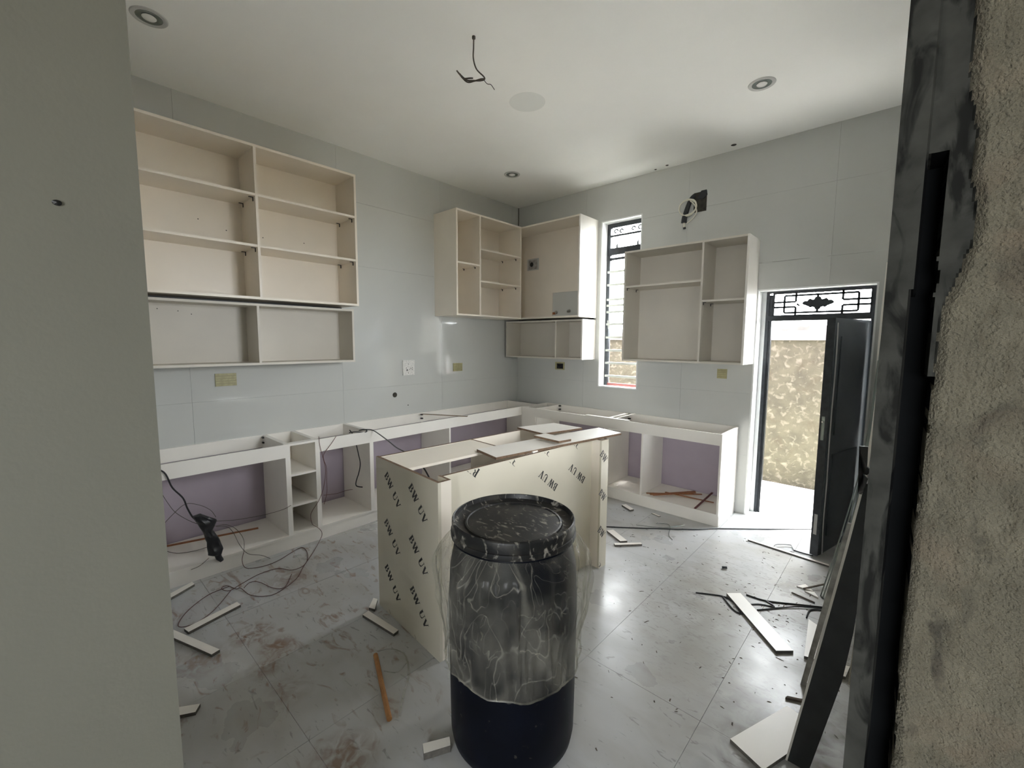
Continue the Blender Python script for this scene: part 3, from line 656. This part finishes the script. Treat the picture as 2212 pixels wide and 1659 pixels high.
# ---------------------------------------------------------------- offcuts on the floor
fz = .0003
def off(label, poly, h=.016, m='white2', edge='greycore', z=fz, **k): return board(label, poly, z, z+h, m=m, edge=edge, **k)
off('long narrow white strip on the floor before the far-left cabinet', [(1.015, -3.763), (1.065, -3.757), (1.138, -4.035), (1.085, -4.046)])
off('wide white strip at the foot of the front wall end', [(1.02, -4.10), (1.428, -3.955), (1.439, -3.995), (1.10, -4.115)])
off('white strip against the plinth at the far left', [(.66, -4.15), (.72, -4.14), (.582, -3.895), (.535, -3.90)])
off('small cut block on the floor at the lower left', [(1.715, -4.185), (1.765, -4.112), (1.802, -4.138), (1.772, -4.189)])
off('small white block touching the back corner of the island end panel', [(1.600, -3.160), (1.632, -3.150), (1.714, -3.216), (1.672, -3.232)])
off('white strip lying beside the island end panel', [(1.698, -3.249), (1.985, -3.225), (1.994, -3.262), (1.709, -3.294)])
off('small white block on the floor left of the drum', [(2.655, -3.580), (2.605, -3.51), (2.570, -3.535), (2.62, -3.602)] if False else [(2.673, -3.556), (2.728, -3.463), (2.761, -3.485), (2.711, -3.579)], h=.030)
off('long white plank on the open floor right of the drum', [(3.24, -1.559), (3.307, -1.496), (3.668, -1.885), (3.60, -1.949)])
off('triangular white offcut beside the dark leaning plank', [(3.682, -1.511), (3.751, -1.558), (3.766, -1.88), (3.717, -1.893)])
off('small white block right of the dark leaning plank', [(3.836, -1.846), (3.902, -1.822), (3.893, -1.923), (3.858, -1.934)])
off('large square board flat on the floor at the lower right', [(3.577, -2.671), (3.717, -2.317), (3.850, -2.364), (3.711, -2.725)])
off('tiny white block below the end cabinet, farther one', [(1.983, -.631), (2.002, -.581), (2.126, -.654), (2.108, -.696)])
off('flat white sliver near the end cabinet plinth', [(2.285, -.605), (2.30, -.585), (2.381, -.610), (2.37, -.632)], h=.006)
off('white strip on the floor right of the island, farther from camera', [(2.18, -1.262), (2.212, -1.207), (2.404, -1.318), (2.366, -1.365)])
off('white strip on the floor right of the island, nearer one', [(2.344, -1.430), (2.499, -1.270), (2.520, -1.290), (2.366, -1.455)])
off('long thin strip on the floor pointing at the door leaf', [(3.121, -.575), (3.128, -.600), (3.685, -.660), (3.681, -.635)], h=.012)
off('dark stick on the floor near the large square board', [(3.70, -2.262), (3.705, -2.245), (3.855, -2.172), (3.862, -2.186)], h=.010, m='chips', edge='chips', name='wood_stick', cat='stick')
tube('bent_metal_strip', [[(3.314, -.577, .008), (3.33, -.55, .02), (3.414, -.468, .012), (3.446, -.549, .008), (3.573, -.544, .006)]], .006, 'frame', None, 5, 2, .4)
tag(C.objects['bent_metal_strip'], 'bent dark metal strip on the floor by the door leaf', 'strip')
nb = tube('wire_nut', [[(3.11, -1.22, .010), (3.14, -1.205, .012)]], .009, 'frame', None, 8, 1); tag(nb, 'small metal nut alone on the floor right of the island', 'nut')
tag(tube('edging_roll', [[(2.062, -3.413, .013), (2.26, -3.495, .013), (2.458, -3.576, .013)]], .012, 'tan', None, 8, 4), 'tan roll of edging strip on the floor left of the drum', 'strip')
tag(tube('clear_strip', [[(2.045, -3.39, .01), (2.09, -3.34, .02), (2.173, -3.321, .03), (2.246, -3.341, .035), (2.326, -3.39, .025), (2.40, -3.471, .012), (2.472, -3.533, .008)], [(2.246, -3.341, .03), (2.25, -3.40, .012), (2.19, -3.44, .008)]], .006, 'film', None, 6, 5, .4), 'curled clear plastic strip beside the tan edging roll', 'strip')
# triangles of scrap by the leaning boards
sc = [((3.56, -1.13), (3.60, -1.06), (3.65, -1.12)), ((3.61, -1.16), (3.66, -1.13), (3.69, -1.19))]
for i, p in enumerate(sc): tag(prism('paper_scrap', list(p), fz, .008, 'white2'), ['pale scrap near the foot of the leaning strips, farther', 'pale scrap near the foot of the leaning strips, nearer'][i], 'scrap')
tag(tube('wood_stick', [[(3.60, -1.13, .006), (3.70, -1.02, .03)]], .006, 'chips', None, 5, 1), 'dark stick tilted over a pale scrap near the leaning strips', 'stick')
tag(tube('wood_stick', [[(3.55, -1.24, .006), (3.68, -1.27, .006)]], .005, 'chips', None, 5, 1), 'dark stick flat on the floor before the leaning strips', 'stick')
# brown strips in the end cabinet
def stick(label, p, q, r=.008, m='brown', group=None):
    d = (V3(q)-V3(p)).normalized(); s = V3((-d.y, d.x, 0))*r; u = V3((0, 0, .006))
    o = slab('edging_strip', [V3(p)-s, V3(q)-s, V3(q)+s, V3(p)+s], u, m); return tag(o, label, 'strip', group)
z = .1168
stick('brown strip lying at the back of the end cabinet floor', (2.138, -.413, z), (2.565, -.06, z), .010)
stick('brown strip crossing the pile left to right in the end cabinet', (2.20, -.46, z+.013), (2.497, -.055, z+.013), .010)
stick('brown strip topmost in the pile of the end cabinet', (2.235, -.475, z+.0195), (2.52, -.11, z+.0195), .010)
stick('brown strip running toward the end panel in the end cabinet', (2.275, -.27, z+.0065), (2.735, -.235, z+.0065), .008)
stick('dark strip leaning apart from the pile, front right of the end cabinet', (2.650, -.49, z), (2.655, -.03, z+.03), .009, 'red')
stick('brown strip on the floor of the far-left base cabinet', (.026, -4.0, z), (.187, -3.381, z), .012)

# ---------------------------------------------------------------- wires
def wire(name, label, paths, r, m, k=6, cat='wire'): return tag(tube(name, paths, r, m, None, 6, k), label, cat)
wr1 = wire('thin_wire', 'red-brown wire in loops on the floor before the left base run', [
    [(.532, -3.585, .105), (.54, -3.60, .05), (.578, -3.586, .004), (.637, -3.504, .004), (.637, -3.394, .006), (.545, -3.206, .004), (.604, -3.178, .004), (.751, -3.221, .004), (.845, -3.292, .004), (.85, -3.375, .006), (.75, -3.434, .004), (.736, -3.55, .004), (.786, -3.68, .004), (.817, -3.755, .004), (.754, -3.784, .006), (.737, -3.748, .004), (.826, -3.718, .004), (.842, -3.695, .006), (.969, -3.678, .004), (1.051, -3.622, .004), (1.072, -3.546, .004), (.988, -3.397, .004), (.865, -3.30, .006), (.704, -3.166, .004), (.56, -3.05, .012), (.528, -3.012, .05), (.528, -3.03, .10), (.528, -3.088, .16)],
    [(.767, -3.743, .008), (.773, -3.861, .004), (.881, -3.992, .004), (1.010, -4.06, .004), (1.068, -4.00, .012), (.993, -3.886, .004), (.822, -3.743, .008)],
    [(.851, -3.679, .004), (.806, -3.63, .004), (.852, -3.587, .006), (.993, -3.547, .004), (1.038, -3.49, .004), (.902, -3.395, .004)]], .0022, 'rust')
tube('hanging_length', [[(.528, -3.088, .16), (.527, -3.094, .25), (.526, -3.023, .347), (.527, -2.981, .453), (.53, -2.964, .587), (.53, -2.98, .687), (.523, -3.00, .80), (.516, -3.00, .849), (.44, -2.97, .85), (.40, -2.95, .75)],
    [(.519, -2.86, .850), (.522, -2.90, .80), (.525, -2.97, .72), (.50, -2.96, .66), (.45, -2.92, .58), (.40, -2.90, .45), (.35, -2.88, .33), (.40, -2.93, .25)], [(.40, -2.93, .33), (.36, -2.8, .30), (.40, -2.72, .32), (.46, -2.70, .335)]], .0022, 'rust', wr1)
wire('thin_wire', 'dark thin wires looping behind the hanging black bundle', [
    [(.50, -4.02, .66), (.48, -3.99, .58), (.49, -3.95, .50), (.52, -3.87, .42), (.535, -3.80, .38)],
    [(.50, -4.05, .42), (.50, -3.97, .50), (.50, -3.90, .55), (.52, -3.83, .53), (.53, -3.77, .48), (.53, -3.74, .42)],
    [(.54, -3.75, .36), (.53, -3.68, .345), (.525, -3.62, .29), (.53, -3.58, .20), (.532, -3.585, .10)], [(.53, -3.74, .35), (.45, -3.66, .30), (.44, -3.62, .24), (.50, -3.60, .16), (.54, -3.56, .09), (.53, -3.47, .04), (.56, -3.42, .006)],
    [(.53, -3.74, .39), (.50, -3.60, .35), (.49, -3.42, .33), (.51, -3.30, .34), (.52, -3.24, .36)], [(.075, -3.99, .12), (.226, -3.925, .12), (.278, -3.829, .12), (.30, -3.75, .13)], [(.50, -3.79, .13), (.53, -3.85, .108), (.53, -3.90, .10)]], .0018, 'dwire')
wire('power_cable', 'black cord coming down from the far-left cabinet to the black bundle', [[(.50, -4.08, .845), (.53, -4.005, .80), (.53, -3.968, .69), (.53, -3.916, .604), (.53, -3.896, .528), (.53, -3.867, .452), (.53, -3.825, .405)]], .005, 'cable', cat='cable')
bun = [(.53, -3.875, .462), (.53, -3.83, .475), (.53, -3.734, .401), (.53, -3.755, .361), (.53, -3.765, .34), (.53, -3.735, .28), (.53, -3.708, .188), (.53, -3.725, .144), (.53, -3.71, .101), (.53, -3.731, .088), (.53, -3.757, .119), (.53, -3.763, .150), (.53, -3.801, .163), (.53, -3.803, .262), (.53, -3.825, .345), (.53, -3.846, .40)]
# cloth bundle: crumpled closed shape built on its outline
def bundle(outline, thick, name, m, parent=None, label=None, cat=None):
    n = len(outline); rows = 9; vs, fs = [], []
    cen = sum((V3(p) for p in outline), V3())/n
    zs = [p[2] for p in outline]; zt, zb = max(zs), min(zs)
    def span(z):
        ys = []
        for i in range(n):
            a, b = V3(outline[i]), V3(outline[(i+1) % n])
            if (a.z-z)*(b.z-z) <= 0 and abs(a.z-b.z) > 1e-6: ys.append(a.y+(b.y-a.y)*(z-a.z)/(b.z-a.z))
        return (min(ys), max(ys)) if len(ys) > 1 else (cen.y-.005, cen.y+.005)
    R, Sg = 40, 20
    for j in range(R+1):
        z = zt-.002-(zt-zb-.004)*j/R; a, b = span(z); c = (a+b)/2; h = (b-a)/2
        for k in range(Sg):
            t = 2*math.pi*k/Sg; nn = noise.noise((math.cos(t)*1.5, z*22, math.sin(t)*1.5))
            vs.append((.535+min(h, thick)*math.sin(t)*(1+.5*nn), c+h*math.cos(t)*(1+.12*nn), z))
    for j in range(R):
        for k in range(Sg): l = (k+1) % Sg; fs.append((j*Sg+k, j*Sg+l, (j+1)*Sg+l, (j+1)*Sg+k))
    fs += [tuple(range(Sg))[::-1], tuple(range(R*Sg, R*Sg+Sg))]
    return tag(mesh(name, vs, fs, m, parent, smooth=True), label, cat)
bd = bundle(bun, .028, 'cable_bundle', 'cable', None, 'black cloth-wrapped cable bundle hanging before the far-left base cabinet', 'cable')
cord = wire('power_cable', 'black cord slung from the left base run over to the island', [
    [(.47, -2.72, .852), (.50, -2.68, .857), (.51, -2.60, .842), (.513, -2.575, .853), (.500, -2.60, .868), (.49, -2.64, .862)],
    [(.49, -2.63, .862), (.500, -2.57, .862), (.53, -2.52, .848), (.90, -2.62, .845), (1.30, -2.78, .875), (1.62, -2.905, .915), (1.76, -2.96, .918), (1.95, -3.02, .915), (2.04, -3.05, .895), (2.10, -3.06, .85), (2.14, -3.02, .74)]], .0045, 'cable', cat='cable')
wire('power_cable', 'black cord hanging inside the base cabinet right of the shelf tower', [[(.36, -2.66, .85), (.40, -2.64, .80), (.43, -2.64, .74), (.44, -2.625, .64), (.44, -2.61, .55), (.44, -2.625, .47), (.44, -2.655, .39), (.44, -2.65, .35), (.45, -2.60, .33)]], .005, 'cable', cat='cable')
wire('power_cable', 'long black cord on the floor from island to back door', [[(1.95, -1.32, .005), (2.127, -1.171, .005), (2.325, -1.02, .005), (2.707, -.702, .005), (2.859, -.537, .005), (3.168, -.26, .005), (3.503, .055, .005), (3.55, .12, .005)]], .005, 'cable', cat='cable')
wire('thin_wire', 'thin grey wire on the floor beyond the long black cord', [[(2.30, -.95, .003), (2.5, -.84, .003), (2.62, -.66, .003)], [(2.42, -.78, .003), (2.50, -.74, .004), (2.55, -.80, .003), (2.60, -.95, .003), (2.66, -1.02, .003)]], .002, 'alu')
wire('cable_tangle', 'dark cables tangled under the long white floor plank', [
    [(3.083, -1.671, .004), (3.225, -1.596, .005), (3.30, -1.62, .005), (3.36, -1.70, .004)], [(3.225, -1.596, .005), (3.28, -1.66, .005), (3.34, -1.71, .004), (3.40, -1.70, .004)],
    [(3.335, -1.47, .005), (3.448, -1.457, .005), (3.604, -1.365, .005), (3.729, -1.288, .005)], [(3.431, -1.603, .005), (3.532, -1.478, .005), (3.62, -1.389, .008), (3.731, -1.305, .005), (3.80, -1.26, .005)],
    [(3.668, -1.482, .004), (3.674, -1.378, .005), (3.734, -1.328, .004), (3.82, -1.34, .004)], [(3.36, -1.60, .004), (3.42, -1.53, .004), (3.50, -1.49, .004), (3.45, -1.46, .004)]], .0045, 'cable', cat='cable')
# ceiling wire
cw = wire('ceiling_wire', 'bare doubled wire dangling from the middle of the ceiling', [
    [(1.997, -2.644, H-.001), (1.995, -2.644, 3.37), (1.993, -2.644, 3.31), (2.02, -2.644, 3.24), (2.082, -2.644, 3.175), (2.085, -2.644, 3.158), (2.05, -2.644, 3.165), (1.99, -2.640, 3.19), (1.93, -2.644, 3.215), (1.85, -2.644, 3.292), (1.845, -2.640, 3.298), (1.852, -2.636, 3.285), (1.93, -2.640, 3.205), (2.0, -2.644, 3.182), (2.05, -2.640, 3.175), (2.08, -2.64, 3.165)],
    [(1.99, -2.648, 3.20), (1.96, -2.640, 3.215), (1.90, -2.644, 3.235), (1.87, -2.640, 3.272)]], .0042, 'dwire', 5)
tube('thin_tail', [[(2.08, -2.644, 3.160), (2.11, -2.644, 3.125), (2.14, -2.644, 3.11), (2.169, -2.644, 3.072)]], .002, 'dwire', cw, 5, 4)
tube('anchor', [[(1.997, -2.644, H-.0005), (1.997, -2.644, H-.014)]], .010, 'cav', cw, 8, 1)
wire('corner_cable', 'short dark cable from the ceiling down the room corner', [[(.006, -.006, H-.001), (.008, -.008, 3.25), (.005, -.010, 3.06)]], .005, 'dwire', 3, cat='cable')

# ---------------------------------------------------------------- ceiling lights and holes
def downlight(x, y, label):
    e = empty('downlight', (x, y, H), label, 'light', 'recessed ceiling lights')
    lathe('ring', [(.060, -.002), (.066, -.006), (.082, -.005), (.086, -.0005)], (x, y, H), 'ring', e, 36)
    lathe('reflector', [(.062, -.003), (.052, -.0015), (.030, -.0010)], (x, y, H), 'alu', e, 36); lathe('lens', [(.034, -.004), (.028, -.010), (.012, -.014), (.0005, -.015)], (x, y, H), 'lamp', e, 24)
downlight(.769, -3.954, 'recessed ceiling light at the upper left above the far-left cupboard'); downlight(3.131, -.993, 'recessed ceiling light nearest the back door'); downlight(.737, -.935, 'recessed ceiling light nearest the room corner')
for (x, y, r, lb) in ((2.709, -.117, .018, 'largest dark cable hole in the ceiling edge'), (1.941, -.049, .010, 'left small hole of the pair in the ceiling edge'), (2.074, -.074, .012, 'right small hole of the pair in the ceiling edge')):
    e = lathe('ceiling_hole', [(r*1.3, -.0005), (r, -.003), (r*.8, -.002), (.0005, -.001)], (x, y, H), 'cav', None, 14, smooth=False); tag(e, lb, 'hole')

# ---------------------------------------------------------------- sockets and boxes on the walls
def on_left(name, y0, y1, z0, z1, m, parent=None, d=.008): return box(name, .0003, d, y0, y1, z0, z1, m, parent)
e = empty('junction_box', (.0, -3.50, 1.283), 'yellowed blank box cover below the far-left cupboard', 'box')
on_left('cover', -3.573, -3.427, 1.283, 1.383, 'yellow', e); multi('rib', [(.008, .010, -3.568, -3.432, z, z+.006) for z in (1.30, 1.32, 1.34, 1.36)], 'yellow2', e)
e = empty('junction_box', (.0, -1.086, 1.287), 'yellowed blank box cover on the left wall near the corner', 'box')
on_left('cover', -1.160, -1.018, 1.289, 1.386, 'yellow', e); multi('rib', [(.008, .010, -1.155, -1.023, z, z+.005) for z in (1.305, 1.325, 1.345, 1.365)], 'yellow2', e)
e = empty('wall_socket', (.0, -1.79, 1.279), 'white switched socket on the left wall', 'socket')
on_left('plate', -1.862, -1.716, 1.279, 1.440, 'socket', e, .014)
holes = [(-.022, .055), (-.030, .078), (.010, .060), (.022, .072), (.040, .065), (-.005, .022), (-.005, .120), (.045, .080), (.048, .055)]
for i, (dy, dz) in enumerate(holes):
    s = .012 if i in (0,) else .006
    box('socket_slot', .014, .0155, -1.79+dy-s/2, -1.79+dy+s/2, 1.279+dz-s*.7, 1.279+dz+s*.7, 'black', e)
e = empty('junction_box', (2.68, 0, 1.298), 'yellowed blank box cover under the cupboard beside the back door', 'box')
box('cover', 2.634, 2.724, -.008, -.0003, 1.300, 1.393, 'yellow', e); multi('rib', [(2.640, 2.718, -.010, -.008, z, z+.006) for z in (1.315, 1.335, 1.355, 1.375)], 'yellow2', e)
e = empty('open_socket_box', (.73, 0, 1.295), 'open socket box with a black hole under the low corner cupboard', 'socket')
multi('rim', [(a, b, -.006, .009, c, d) for a, b, c, d in rects(.655, .80, 1.292, 1.390, [(.678, .782, 1.305, 1.372)])], 'yellow', e); box('dark_cavity', .678, .782, .002, .0095, 1.305, 1.372, 'black', e)
tube('black_lead', [[(.70, -.003, 1.35), (.715, -.014, 1.335), (.74, -.010, 1.33), (.765, -.006, 1.345)]], .011, 'cable', e, 6, 3)
def hole_left(y, z, r, lb): 
    vs = [(.0006, y, z)]+[(.0010, y+r*math.cos(t)*random.uniform(.85, 1.1), z+r*math.sin(t)*random.uniform(.85, 1.1)) for t in [2*math.pi*i/14 for i in range(14)]]+[(.0001, y+r*1.1*math.cos(t), z+r*1.1*math.sin(t)) for t in [2*math.pi*i/14 for i in range(14)]]
    fs = [(0, 1+i, 1+(i+1) % 14) for i in range(14)]+[(1+i, 15+i, 15+(i+1) % 14, 1+(i+1) % 14) for i in range(14)]
    tag(mesh('wall_hole', vs, fs, 'cav'), lb, 'hole')
hole_left(-1.961, 1.075, .025, 'round pipe hole in the left wall below the white socket'); hole_left(-1.798, .948, .006, 'tiny drill hole in the left wall above the base run')
# high cable recess on the window wall
e = empty('cable_recess', (2.39, 0, 2.93), 'dark square recess high on the window wall with a coil of cable', 'box')
multi('recess_lining', [(2.33, 2.455, .0092, .0099, 2.93, 3.12), (2.33, 2.34, .001, .009, 2.93, 3.12), (2.445, 2.455, .001, .009, 2.93, 3.12), (2.34, 2.445, .001, .009, 2.93, 2.94)], 'cav', e)
slab('mortar_lump', [(2.36, .008, 3.06), (2.40, .008, 3.13), (2.45, .008, 3.13), (2.46, .008, 3.08), (2.42, .008, 3.05)], (0, -.010, 0), 'dark', e)
co = wire('coiled_cable', 'ivory cable coil hanging before the high square recess', [[(2.285+.085*(1+.05*math.sin(t*1.7))*math.cos(t), -.035-.006*math.sin(t*.7), 2.985+.075*(1+.08*math.cos(t*1.3))*math.sin(t)) for t in [i*.42 for i in range(46)]],
    [(2.30, -.03, 3.05), (2.35, -.035, 3.0), (2.375, -.035, 2.93), (2.34, -.03, 2.87), (2.28, -.025, 2.835)]], .0065, 'ivory', 2, cat='cable')
tube('dark_conduit', [[(2.345, -.006, 3.10), (2.315, -.012, 3.075), (2.29, -.018, 3.02), (2.268, -.02, 2.95), (2.252, -.02, 2.89), (2.247, -.018, 2.845)]], lambda t: .018+.010*t, 'dark', co, 9, 5)
tube('cable_end', [[(2.25, -.02, 2.845), (2.255, -.02, 2.80)]], .012, 'ivory', co, 8, 1); tube('black_tip', [[(2.255, -.02, 2.80), (2.257, -.02, 2.785)]], .014, 'dark', co, 8, 1)
# dark plug on the front wall end
vs = [(3.0165, -4.461, 1.862)]+[(3.0135, -4.461+.0052*math.cos(t)*random.uniform(.8, 1.15), 1.862+.0042*math.sin(t)*random.uniform(.8, 1.15)) for t in [2*math.pi*i/16 for i in range(16)]]+[(3.0116, -4.461+.0056*math.cos(t), 1.862+.0046*math.sin(t)) for t in [2*math.pi*i/16 for i in range(16)]]
fs = [(0, 1+i, 1+(i+1) % 16) for i in range(16)]+[(1+i, 17+i, 17+(i+1) % 16, 1+(i+1) % 16) for i in range(16)]
tag(mesh('wall_plug', vs, fs, 'black'), 'black plug in the grey wall end at the far left', 'plug')

# ---------------------------------------------------------------- things leaning on the right-hand wall
def bent(name, label, pts, w_, th_, m, edge=None, cat='board'):
    """leaning strip: pts = centre line (x, y, z); w_ = width along y, th_ = thickness"""
    P = smoothpts(pts, 6); vs, fs = [], []
    for i, p in enumerate(P):
        d = (P[min(i+1, len(P)-1)]-P[max(i-1, 0)]).normalized(); nrm = V3((d.z, 0, -d.x)).normalized()
        for (a, b) in ((-.5, 0), (.5, 0), (.5, 1), (-.5, 1)): vs.append(p+V3((0, a*w_, 0))+nrm*b*th_)
    for i in range(len(P)-1):
        for a in range(4): b = (a+1) % 4; fs.append((i*4+a, i*4+b, (i+1)*4+b, (i+1)*4+a))
    fs += [(3, 2, 1, 0), tuple(len(P)*4-4+i for i in range(4))]
    mi = [j % 4 in (0, 2) and 1 or 0 for j in range(4*(len(P)-1))]+[1, 1]
    return tag(mesh(name, vs, fs, [m, edge or m], None, mi), label, cat)
bent('leaning_board', 'tall flexed white board leaning on the right wall by the door leaf', [(3.752, -.88, .0), (3.82, -.88, .55), (3.868, -.88, 1.1), (3.868, -.88, 1.7), (3.875, -.88, 2.13)], .34, .020, 'white2', 'white2')
for i, (dx, dy) in enumerate(((0, 0), (.014, -.02), (.028, -.04))):
    bent('metal_strip', ['outermost of the three greenish metal strips leaning on the right', 'middle one of the three greenish metal strips leaning on the right', 'innermost of the three greenish metal strips leaning on the right'][i],
         [(3.692+dx, -1.14+dy, .0), (3.755+dx, -1.14+dy, .35), (3.812+dx*.9, -1.14+dy, .70), (3.846+dx*.8, -1.14+dy, .95+.08*i), (3.868+dx*.7, -1.14+dy, 1.25+.3*i)], .016, .007, 'alu', 'alu', 'strip')
bent('leaning_board', 'plaster-crusted grey board between the metal strips and the dark plank', [(3.735, -2.10, 0), (3.80, -2.10, .45), (3.862, -2.10, .85)], .02, .022, 'greyboard')
# dark plank, seen face-on: left edge white
PL = [(3.768, 0), (3.838, 0), (3.915, .42), (3.935, .62), (3.948, .88), (3.957, 1.16), (3.930, 1.17), (3.900, .93), (3.848, .55)]
dp = slab('leaning_plank', [(x, -2.60, z) for x, z in PL], (0, .018, 0), 'dark'); tag(dp, 'dark-faced plank with a white edge leaning at the lower right', 'board')
bent_e = slab('white_edge', [(x, -2.602, z) for x, z in ((3.762, 0), (3.769, 0), (3.849, .55), (3.901, .93), (3.931, 1.17), (3.924, 1.17), (3.893, .93), (3.841, .55))], (0, .022, 0), 'white2', dp)
bent('leaning_board', 'beige board leaning upright behind the dark plank', [(3.905, -1.75, 0), (3.925, -1.75, .6), (3.945, -1.75, 1.28)], .40, .016, 'beige')
bk = slab('black_wrap', [(x, -2.62+.02*math.sin(z*80), z) for x, z in ((3.908, 1.300), (3.932, 1.302), (3.934, 1.235), (3.946, 1.222), (3.934, 1.198), (3.924, 1.200), (3.938, 1.186), (3.930, 1.150), (3.924, 1.128), (3.914, 1.132), (3.914, 1.207))], (0, .014, 0), 'black'); tag(bk, 'crumpled black plastic wrap caught above the dark plank', 'wrap')
vs, fs = [], []
for j in range(13):
    for i in range(9):
        u, v = i/8, j/12; vs.append((3.872+.105*u-.02*(1-v), -2.42+.03*noise.noise((u*3, v*5, 1)), .30+.55*v+.02*noise.noise((u*3, v*2, 5))))
for j in range(12):
    for i in range(8): a = j*9+i; fs.append((a, a+1, a+10, a+9))
tag(mesh('plastic_scrap', vs, fs, 'film', None, smooth=True), 'torn clear plastic sheet between the dark plank and the rough wall end', 'sheet')

# ---------------------------------------------------------------- sweepings
random.seed(21)
vs, fs = [], []
for k in range(240):
    cx0, cy0, sg, = random.choice([(3.55, -1.75, .22), (3.45, -1.45, .16), (3.75, -2.1, .15), (2.75, -1.5, .35), (3.3, -.7, .25), (2.5, -1.0, .3), (3.2, -2.4, .4)])
    x = random.gauss(cx0, sg); y = random.gauss(cy0, sg); L = random.uniform(.003, .015)*(1.5 if random.random() < .12 else .8); a = random.uniform(0, math.pi); wd = random.uniform(.001, .0032)
    if x < .6 or x > 3.9 or y > -.55 or (1.6 < x < 2.5 and -3.2 < y < -1.7) or y < -4.2 or math.hypot(x-DC[0], y-DC[1]) < .28: continue
    c, s = math.cos(a), math.sin(a); b0 = len(vs)
    for (p, q, z) in ((-L, -wd, .0003), (L, -wd, .0003), (L*.8, wd, .0003), (-L*.7, wd, .0003), (0, 0, .003)): vs.append((x+p*c-q*s, y+p*s+q*c, z))
    fs += [(b0+i, b0+(i+1) % 4, b0+4) for i in range(4)]
tag(mesh('wood_sweepings', vs, fs, 'chips'), 'dark splinters and crumbs scattered over the tiled floor', 'debris', kind='stuff')
